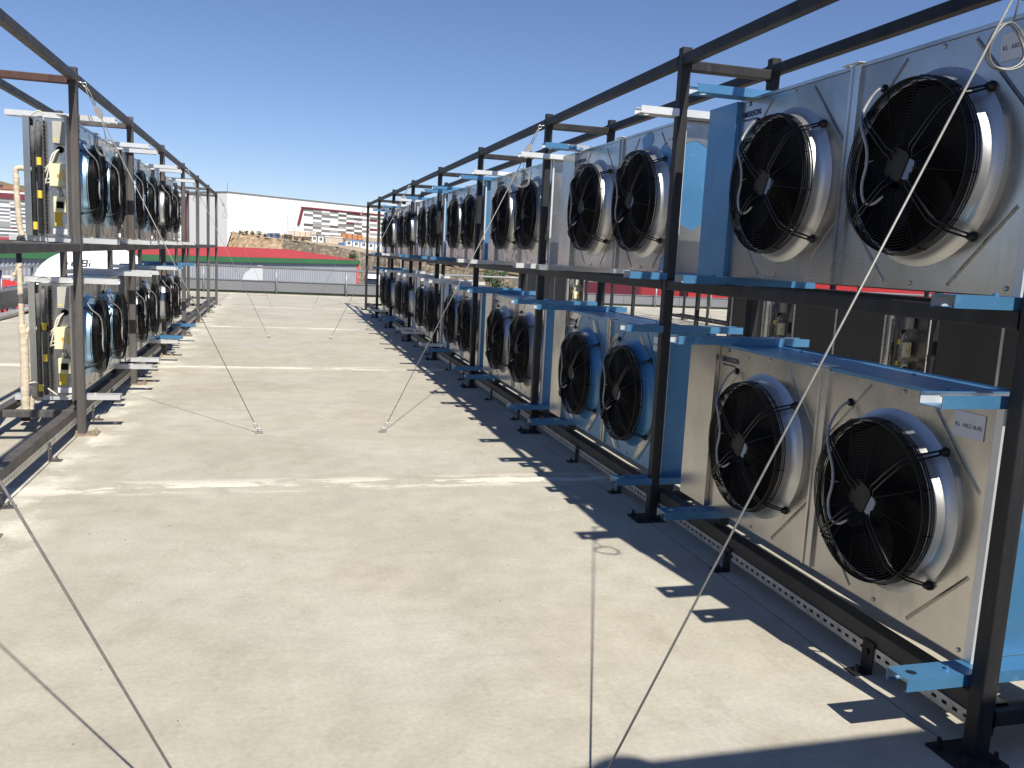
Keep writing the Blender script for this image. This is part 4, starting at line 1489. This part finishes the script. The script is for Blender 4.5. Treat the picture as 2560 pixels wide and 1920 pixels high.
def white_hall():
    Cn = Vector((-14.53, 268.63, 0))
    Rg = Vector((35.64, 309.23, 0))
    d = (Rg - Cn).normalized()
    t = thing("white_hall", "huge white hall with a grey and maroon striped panel field on the hill", "building", (Cn.x, Cn.y, -2.0), atan2(d.y, d.x))
    # local x along the right face, local +y into the building
    Lf = (Vector((-35.89, 293.46, 0)) - Cn)
    Lx = Lf.dot(d)
    Ly = Lf.dot(Vector((-d.y, d.x, 0)))
    H = 18.4
    outline = [(0, 0), (120, 0), (120, 80), (Lx * 3.2 + 0, Ly * 3.2), ]
    obj("wall", MB().prism(outline, 'z', 0, H), "white_cladding", t)
    obj("roof_trim", MB().prism([(-0.2, -0.3), (120.3, -0.3), (120.3, 80.3), (Lx * 3.2 - 0.3, Ly * 3.2)], 'z', H + 0.01, H + 0.2), "panel_mid", t)
    # striped field
    x0 = 27.5
    Wd, Hh = 62.0, 10.2
    facade_cells(t, (x0 + 1.2, 0.0, 5.6), None, Wd, Hh, 17, 13, 5)
    obj("field_frame", MB().box((x0, -0.5, 5.6 + Hh), (x0 + Wd + 2, 0.0, 6.10 + Hh)), "maroon", t)
    obj("field_frame", MB().add([(x0 - 1.6, -0.5, 10.5), (x0 - 0.7, -0.5, 10.5), (x0 + 0.9, -0.5, 15.8), (x0, -0.5, 15.8), (x0 - 1.6, -0.1, 10.5), (x0 - 0.7, -0.1, 10.5), (x0 + 0.9, -0.1, 15.8), (x0, -0.1, 15.8)],
                                [(0, 1, 2, 3), (1, 5, 6, 2), (3, 2, 6, 7), (4, 0, 3, 7), (7, 6, 5, 4), (0, 4, 5, 1)]), "maroon", t)
    # striped bay on the left face
    ang = atan2(Ly, Lx)
    e = bpy.data.objects.new("left_bay", None)
    w = MB()
    ll = Vector((Lx, Ly)).normalized()
    nn = Vector((-ll.y, ll.x))
    for k in range(9):
        z = 5.0 + 1.35 * k
        a, b = ll * 19.5, ll * 31.0
        mt = ("panel_dark", "panel_mid", "maroon", "panel_light")[(k * 3 + 1) % 4 if k != 1 else 2]
        q = [a + nn * 0.0, b + nn * 0.0, b + nn * 0.3, a + nn * 0.3]
        obj("bay_stripe", MB().prism([(p.x, p.y) for p in q], 'z', z, z + 0.62), mt, t)
    for (a0, a1, z0, z1) in ((18.8, 19.5, 0.0, 17.0), (19.5, 31.0, 16.2, 17.0), (31.0, 31.6, 0, 17.0)):
        q = [ll * a0, ll * a1, ll * a1 + nn * 0.5, ll * a0 + nn * 0.5]
        obj("bay_frame", MB().prism([(p.x, p.y) for p in q], 'z', z0, z1), "maroon" if z0 == 0 else "panel_dark", t)
    for a0 in (21.0, 25.5):
        q = [ll * a0, ll * (a0 + 3.4), ll * (a0 + 3.4) + nn * 0.4, ll * a0 + nn * 0.4]
        obj("loading_door", MB().prism([(p.x, p.y) for p in q], 'z', 0.0, 4.0), "window_dark", t)
    obj("lightning_rod", MB().cyl((0.5, 0.5, H), (0.5, 0.5, H + 2.8), 0.06, 6), "panel_dark", t)
    obj("lightning_rod", MB().cyl((62, 0.5, H), (62, 0.5, H + 2.6), 0.06, 6), "panel_dark", t)
white_hall()

def left_hall():
    t = thing("striped_hall", "hall with maroon top band and grey, white and maroon striped wall at the far left", "building", (-83.0, 188.0, 0.0), radians(21.0))
    obj("wall", MB().box((0, 0, -8), (48, 40, 8.4)), "white_cladding", t)
    obj("roof_edge", MB().box((-0.3, -0.35, 9.55), (48.3, 40.3, 9.9)), "panel_white", t)
    obj("top_band", MB().box((-0.1, -0.3, 8.41), (48.1, 40.1, 9.54)), "maroon", t)
    facade_cells(t, (4.0, 0.0, 0.2), None, 44.0, 8.0, 22, 22, 9, 0.0, 0.12)
left_hall()

def far_houses():
    rr = random.Random(4)
    for k in range(7):
        x, y = -150 + k * 9.5, 420 + rr.uniform(-10, 10)
        h = 3 + rr.uniform(0, 2)
        z = 15.5 + 1.0 * (3 - abs(k - 2))
        t = thing("hill_house", "small %s house on the far left skyline, number %s from the left" % (("cream", "brown", "tan")[k % 3], ("one", "two", "three", "four", "five", "six", "seven")[k]), "house", (x, y, z))
        t["label"] = "%s small house of the skyline row above the left striped hall" % (("leftmost", "second", "third", "fourth", "fifth", "sixth", "rightmost")[k])
        obj("wall", MB().box((-4, -4, -6), (4, 4, h)), "plaster_cream", t)
        rf = obj("roof", MB().prism([(-4.4, h + 0.01), (4.4, h + 0.01), (0, h + 2.0)], 'y', -4.4, 4.4), "roof_terracotta", t)
        for wx in (-2.4, 1.2):
            obj("window", MB().box((wx, -4.05, h - 3.2), (wx + 1.3, -3.99, h - 1.4)), "window_dark", t)
far_houses()

# hillside terrain lofted through rows of control points (x, y, z)
def loft(rows_, nx=60, ny=8, amp=0.5, seed=1):
    rr = random.Random(seed)
    def samp(row, t):
        f = t * (len(row) - 1)
        i = min(int(f), len(row) - 2)
        a, b = Vector(row[i]), Vector(row[i + 1])
        return a.lerp(b, f - i)
    grid = []
    for r in range(len(rows_) - 1):
        for j in range(ny):
            s = j / ny
            grid.append([samp(rows_[r], k / nx).lerp(samp(rows_[r + 1], k / nx), s) for k in range(nx + 1)])
    grid.append([samp(rows_[-1], k / nx) for k in range(nx + 1)])
    v = []
    for gi, g in enumerate(grid):
        for p in g:
            v.append((p.x + rr.uniform(-amp, amp) * 0.5, p.y + rr.uniform(-amp, amp) * 0.5, p.z + rr.uniform(-amp, amp) * 0.6))
    f = []
    w = nx + 1
    for j in range(len(grid) - 1):
        for k in range(nx):
            f.append((j * w + k, j * w + k + 1, (j + 1) * w + k + 1, (j + 1) * w + k))
    return MB().add(v, f, False)
top_row = [(-9.6, 200.0, 4.1), (-9.08, 202.2, 3.83), (0.77, 194.1, 2.89), (8.47, 186.6, 2.33), (14.4, 182.7, 1.47), (19.3, 178.1, 0.52), (24.1, 171.4, 0.04), (40.8, 156.0, -1.92), (95, 120, -3.5)]
bot_row = [(-11.5, 196.0, -3.0), (-9.9, 193.6, -3.0), (0.75, 184.3, -3.2), (8.2, 178.5, -3.6), (14.2, 177.0, -4.5), (19.4, 172.5, -5.5), (25.0, 166.0, -6.2), (41, 150.0, -7.0), (90, 112, -7.5)]
back_row = [(-12.5, 245.0, 4.5), (-10.4, 255.2, 4.68), (2.85, 274.6, 4.71), (12.9, 285.5, 5.36), (26.7, 297.5, 5.95), (34.6, 300, 5.6), (60, 280, 4.4), (90, 254.4, 2.5), (150, 220, 1)]
far_row = [(-13, 262.0, 4.5), (-5, 300, 5), (20, 330, 5.5), (40, 340, 6.5), (60, 350, 7), (80, 350, 7.2), (120, 330, 6), (160, 300, 4), (260, 260, 2)]
struct("terrace_ground", loft([top_row, back_row, far_row], 60, 8, 0.25, 3), "terrace_sand")
def sub_row(row, a, b):
    return row[a:b]
struct("earth_bank", loft([[(-11.5, 196, GZ), (-10.2, 193, GZ), (1.5, 183, GZ)], [(-11.5, 196.0, -3.0), (-9.9, 193.6, -3.0), (0.9, 184.2, -3.2)], [(-9.6, 200.0, 4.1), (-8.9, 201.8, 3.83), (0.9, 193.9, 2.9)]], 26, 7, 0.7, 5), "dry_earth")
struct("cut_bank", loft([[(-12.8, 262, GZ), (-11.9, 195.8, GZ)], [(-12.6, 262, -1), (-11.4, 196, -1)], [(-12.4, 262.0, 4.6), (-9.7, 200.0, 4.1)]], 14, 4, 0.5, 8), "leaf_dry")
struct("stone_bank", loft([[(0.9, 183.5, GZ), (8.2, 178.0, GZ), (14.2, 176.0, GZ), (19.4, 171.5, GZ), (25.0, 165.0, GZ), (41, 149.0, GZ), (90, 111, GZ)], bot_row[2:], top_row[2:]], 70, 5, 0.35, 6), "stone_facing")
struct("hill_slope", loft([[(24, 172, 0.3), (40, 158, -1.5), (95, 122, -3.2), (200, 90, -3)], [(40, 230, 7), (70, 215, 6), (130, 190, 6), (260, 160, 6)], [(60, 330, 16), (110, 320, 18), (190, 300, 20), (340, 260, 20)]], 50, 10, 0.8, 12), "dry_grass")
struct("access_road", loft([[(22, 177, 0.6), (40, 160, -1.2), (64, 146, -2.0), (100, 120, -3.0)], [(24, 181, 0.9), (42, 164, -0.85), (66, 150, -1.6), (102, 124, -2.6)]], 40, 2, 0.02, 13), "terrace_sand")
struct("far_hills", loft([[(-400, 500, 6), (-200, 560, 18), (0, 640, 12), (200, 620, 10), (420, 520, 6)], [(-420, 640, 24), (-210, 720, 40), (0, 800, 22), (220, 780, 20), (440, 660, 10)], [(-440, 900, 0), (-210, 980, 0), (0, 1000, 0), (220, 980, 0), (440, 900, 0)]], 40, 6, 2.5, 14), "dry_grass")

# site cabins, crates and clutter on the terrace
def cabin(loc, size, rotz, mat, trim, label, nwin, cat="cabin", grp="site cabins on the terrace", win=True):
    w, d, h = [q * 0.62 for q in size]
    t = thing("site_cabin", label, cat, loc, rotz, grp)
    obj("wall", MB().box((0, 0, -0.6), (w, d, h)), mat, t)
    obj("roof", MB().box((-0.12, -0.12, h + 0.005), (w + 0.12, d + 0.12, h + 0.16)), trim, t)
    for k in range(nwin):
        x = (k + 0.5) * w / nwin
        wd = obj("window", MB().box((x - 0.3, -0.05, 0.6), (x + 0.3, -0.002, 1.25)), "window_dark", t)
        obj("frame", MB().box((x - 0.03, -0.07, 0.6), (x + 0.03, -0.051, 1.25)), mat, wd)
        obj("trim_post", MB().box((x + w / nwin / 2 - 0.08, -0.04, 0), (x + w / nwin / 2 + 0.08, -0.001, h)), trim, t)
    return t
cabin((7.6, 208.2, 2.85), (1.9, 2.4, 2.6), -0.3, "cabin_white", "panel_mid", "left of the two narrow white cabins above the stone bank", 1)
cabin((8.95, 207.8, 2.75), (2.3, 2.4, 2.6), -0.3, "cabin_white", "panel_mid", "right of the two narrow white cabins above the stone bank", 1)
cabin((10.6, 207.2, 2.6), (6.6, 2.5, 2.5), -0.25, "plaster_cream", "panel_white", "plain cream container beside the narrow white cabins", 0)
ds = [(15.2 + 1.62 * q, 205.4 - 0.78 * q) for q in range(8)]
for k, (x, y) in enumerate(ds):
    cabin((x, y, 2.15 - 0.12 * k), (2.6, 2.5, 2.5), -0.44, "cabin_white", "cabin_blue", "%s white cabin with blue trim in the terrace row" % ("first", "second", "third", "fourth", "fifth", "sixth", "seventh", "last")[k], 1)
def crate(loc, size, rot, mat, label, cat="crate", g="stacked goods on the terrace"):
    w, d, h = (size[0] * 0.75, size[1], size[2] * 0.6)
    t = thing("goods_stack", label, cat, loc, rot, g)
    n = max(2, int(w / 1.2))
    for k in range(n):
        hh = h * (0.75 + 0.25 * ((k * 37 + 11) % 7) / 7.0)
        obj("bale", MB().prism(rounded(w / n * 0.94, d * 0.95, 0.12, (k + 0.5) * w / n, d / 2), 'z', 0, hh), mat, t)
    obj("pallet", MB().box((0, 0, -0.5), (w, d, -0.01)), "bark", t)
crate((-2.6, 214.0, 3.5), (4.0, 3, 1.9), 0, "tarp_blue", "blue tarped stack near the hall corner above the earth bank")
crate((1.4, 213.5, 3.5), (2.4, 3, 1.5), 0, "ink_blue", "dark blue stack beside the blue tarped stack")
crate((2.6, 236.0, 4.3), (9.5, 3, 2.6), 0, "plaster_cream", "tan pallet stack in front of the striped panel field", "stack")
crate((16.0, 232.0, 4.2), (7.5, 3, 2.6), 0, "orange", "orange stack behind the narrow white cabins", "stack")
crate((30.5, 226.0, 3.6), (5.0, 3, 2.6), 0, "orange", "orange stack behind the blue-trimmed cabins", "stack")
crate((5.4, 209.6, 2.95), (2.6, 2, 1.2), 0, "trailer_grey", "dark low stack left of the narrow white cabins", "stack")
crate((14.0, 205.0, 2.3), (1.6, 2, 1.3), 0.3, "tarp_blue", "small blue tarped heap beside the blue-trimmed cabins", "stack")
def lattice(loc, h, label):
    t = thing("scaffold_tower", label, "scaffold", loc, 0.3, "scaffold towers by the white hall")
    m = MB()
    for a, b in ((0, 0), (2, 0), (0, 2), (2, 2)):
        m.cyl((a, b, -1), (a, b, h), 0.09, 6)
    z = 0
    while z < h - 1.5:
        for (a, b) in (((0, 0), (2, 0)), ((0, 2), (2, 2)), ((0, 0), (0, 2)), ((2, 0), (2, 2))):
            m.cyl((a[0], a[1], z), (b[0], b[1], z + 1.7), 0.06, 5)
            m.cyl((b[0], b[1], z), (a[0], a[1], z + 1.7), 0.06, 5)
        z += 1.8
    obj("lattice", m, "panel_white", t)
lattice((3.0, 262.0, 4.6), 7.0, "white scaffold tower at the left end of the striped field")
lattice((-27.0, 246.0, -3.0), 9.0, "white scaffold tower before the left face of the white hall")

# lorry
struct("loading_apron", MB().box((9.5, 138, GZ + 0.03), (60, 174, -6.66)), "yard_asphalt")
def lorry():
    t = thing("lorry", "white lorry cab with dark trailer parked beyond the parapet", "lorry", (16.6, 158.0, -6.65), radians(-9))
    m = MB()
    prof = [(0, 0.9), (0, 2.1), (0.18, 3.2), (0.55, 3.75), (1.3, 3.95), (2.2, 3.95), (2.2, 0.9)]
    cab = obj("cab", MB().prism(prof[::-1], 'x', -1.25, 1.25), "truck_white", t)
    obj("windscreen", MB().add([(-1.08, 0.0, 2.15), (1.08, 0.0, 2.15), (1.0, 0.16, 3.05), (-1.0, 0.16, 3.05), (-1.08, 0.06, 2.15), (1.08, 0.06, 2.15), (1.0, 0.2, 3.05), (-1.0, 0.2, 3.05)],
                               [(0, 1, 2, 3), (4, 7, 6, 5), (0, 3, 7, 4), (1, 5, 6, 2), (3, 2, 6, 7), (0, 4, 5, 1)], False, Matrix.Translation((0, -0.03, 0))), "window_dark", cab)
    obj("grille", MB().box((-0.8, -0.06, 1.0), (0.8, -0.002, 1.75)), "trailer_grey", cab)
    obj("visor", MB().box((-1.1, -0.12, 3.12), (1.1, 0.12, 3.2)), "window_dark", cab)
    for s in (-1, 1):
        obj("mirror", MB().box((s * 1.42 - 0.12, -0.1, 2.2), (s * 1.42 + 0.12, 0.1, 2.9)), "trailer_grey", cab)
        obj("headlight", MB().box((s * 0.95 - 0.2, -0.05, 0.95), (s * 0.95 + 0.2, -0.003, 1.2)), "panel_light", cab)
    obj("bumper", MB().box((-1.25, -0.12, 0.35), (1.25, 0.5, 0.89)), "truck_white", t)
    obj("trailer", MB().box((-1.27, 2.6, 1.0), (1.27, 14.5, 3.85)), "trailer_grey", t)
    obj("chassis", MB().box((-0.5, 0.5, 0.55), (0.5, 14, 0.95)), "rack_steel", t)
    for y in (1.3, 4.2, 11.0, 12.4, 13.7):
        for s in (-1, 1):
            w = obj("wheel", MB().lathe([(-0.15, 0.0), (-0.15, 0.5), (0.15, 0.5), (0.15, 0.0)], 20, (s * 1.05, y, 0.5)), "tyre", t)
lorry()

# trees, bushes, lamp posts
def tree(label, loc, h, r, seed, mat="leaf", name="tree", cat="tree", n=900, grp="trees on the slope"):
    rr = random.Random(seed)
    t = thing(name, label, cat, loc, 0, grp)
    m = MB()
    m.tube([(0, 0, -0.5), (0.05, 0, h * 0.3), (0.0, 0.08, h * 0.55), (0.1, 0, h * 0.8)], [0.06 * r + 0.08, 0.05 * r + 0.06, 0.05, 0.02], 8)
    for k in range(6):
        a = rr.uniform(0, 6.28)
        m.tube([(0, 0, h * (0.3 + 0.06 * k)), (0.4 * r * cos(a), 0.4 * r * sin(a), h * (0.45 + 0.06 * k)), (0.75 * r * cos(a), 0.75 * r * sin(a), h * (0.52 + 0.07 * k))], [0.05, 0.04, 0.015], 6)
    obj("trunk", m, "bark", t)
    v, f = [], []
    cl = [(rr.gauss(0, 0.42) * r, rr.gauss(0, 0.42) * r, h * rr.uniform(0.35, 0.95), rr.uniform(0.25, 0.5) * r) for _ in range(16)]
    for k in range(n):
        c = cl[k % 16]
        d = Vector((rr.gauss(0, 1), rr.gauss(0, 1), rr.gauss(0, 1))).normalized() * c[3] * rr.random() ** 0.4
        p = Vector((c[0], c[1], c[2])) + d
        a = Vector((rr.gauss(0, 1), rr.gauss(0, 1), rr.gauss(0, 1))).normalized()
        b = a.orthogonal().normalized()
        s = rr.uniform(0.10, 0.22) * (r ** 0.5)
        o = len(v)
        v += [tuple(p + a * s), tuple(p + b * s * 0.6), tuple(p - a * s), tuple(p - b * s * 0.6)]
        f.append((o, o + 1, o + 2, o + 3))
    obj("crown", MB().add(v, f), mat, t)
tree("dense green tree seen between the tiers of the right rack", (32.0, 128.0, -7.6), 7.5, 2.8, 5)
tree("small dark bush on the stone bank right of the red roof", (14.1, 172.0, -1.6), 2.4, 1.3, 6, "leaf", "bush", "bush", 400)
for k in range(11):
    x = -8.2 + k * 1.35
    tree("%s of the dry shrubs along the top of the earth bank" % ("first", "second", "third", "fourth", "fifth", "sixth", "seventh", "eighth", "ninth", "tenth", "last")[k],
         (x, 206.0 - k * 0.6, 3.6 - 0.09 * k), 1.0 + 0.5 * ((k * 5) % 4) / 4, 0.62, 60 + k, "leaf_dry", "dry_shrub", "shrub", 160, "dry shrubs on the earth bank")
def lamp(loc, h, label):
    t = thing("lamp_post", label, "lamp post", loc, 0, "pale lamp posts")
    obj("pole", MB().tube([(0, 0, -1), (0, 0, h * 0.9), (0, 0, h)], [0.14, 0.09, 0.08], 8), "pole_white", t)
    obj("arm", MB().box((-3.0, -0.12, h), (0.2, 0.12, h + 0.22)), "pole_white", t)
    obj("lamp_head", MB().box((-3.6, -0.2, h - 0.02), (-3.001, 0.2, h + 0.2)), "panel_light", t)
lamp((33.5, 118.0, -8), 7.6, "pale lamp post seen between the tiers of the right rack")
lamp((22.0, 160.0, -5.5), 7.5, "pale lamp post on the stone bank behind the far right condensers")
lamp((-33.0, 255.0, -3.0), 7.0, "pale lamp post in front of the left face of the white hall")

# low sheds and goods seen to the right between the tiers
def shed():
    t = thing("low_shed", "long cream shed with flat roof beyond the parapet at right", "shed", (38.0, 103.0, GZ), radians(-30))
    obj("wall", MB().box((0, 0, 0), (26, 8, 5.6)), "plaster_cream", t)
    obj("roof", MB().box((-0.4, -0.4, 5.61), (26.4, 8.4, 5.95)), "panel_white", t)
    for k in range(6):
        obj("window", MB().box((2 + 4 * k, -0.06, 3.0), (4 + 4 * k, -0.002, 4.4)), "window_dark", t)
shed()
crate((37.0, 92.0, GZ + 3.2), (9.0, 3, 1.6), -0.5, "orange", "long orange stack in front of the cream shed", "stack", "goods by the shed")
crate((36.0, 88.0, GZ + 0.5), (10.0, 3, 3.6), -0.5, "panel_mid", "grey crate stack in front of the cream shed", "stack", "goods by the shed")

# red building at right behind the parapet
def red_building():
    t = thing("red_building", "dull red hall with a bright red fascia behind the right-hand end of the roof", "building", (19.5, 58.0, GZ), radians(-46))
    obj("wall", MB().box((0, 0, 0), (60, 26, 8.9)), "red_wall", t)
    obj("fascia", MB().box((9.5, -0.6, 7.3), (60.2, -0.001, 9.6)), "red_bright", t)
    obj("wall_panel", MB().box((-0.2, -0.35, 5.4), (6.0, -0.001, 8.95)), "maroon", t)
    for k in range(5):
        obj("pilaster", MB().box((2 + 12 * k, -0.3, 0), (2.8 + 12 * k, -0.002, 7.2)), "panel_light", t)
red_building()

# small grit lying on the walkway
def grit():
    rr = random.Random(3)
    m = MB()
    for k in range(70):
        x, y = rr.uniform(-1.5, 2.3), rr.uniform(2.2, 12)
        s = rr.uniform(0.0015, 0.004)
        m.lathe([(0.0, s), (s * 0.7, s * 0.8), (s, 0.0)], 5, (x, y, 0.0), 'z', False)
    o = obj("grit", m, "joint_dark")
    tag(o, "scattered dark grit on the concrete walkway", "grit", None, "stuff")
grit()
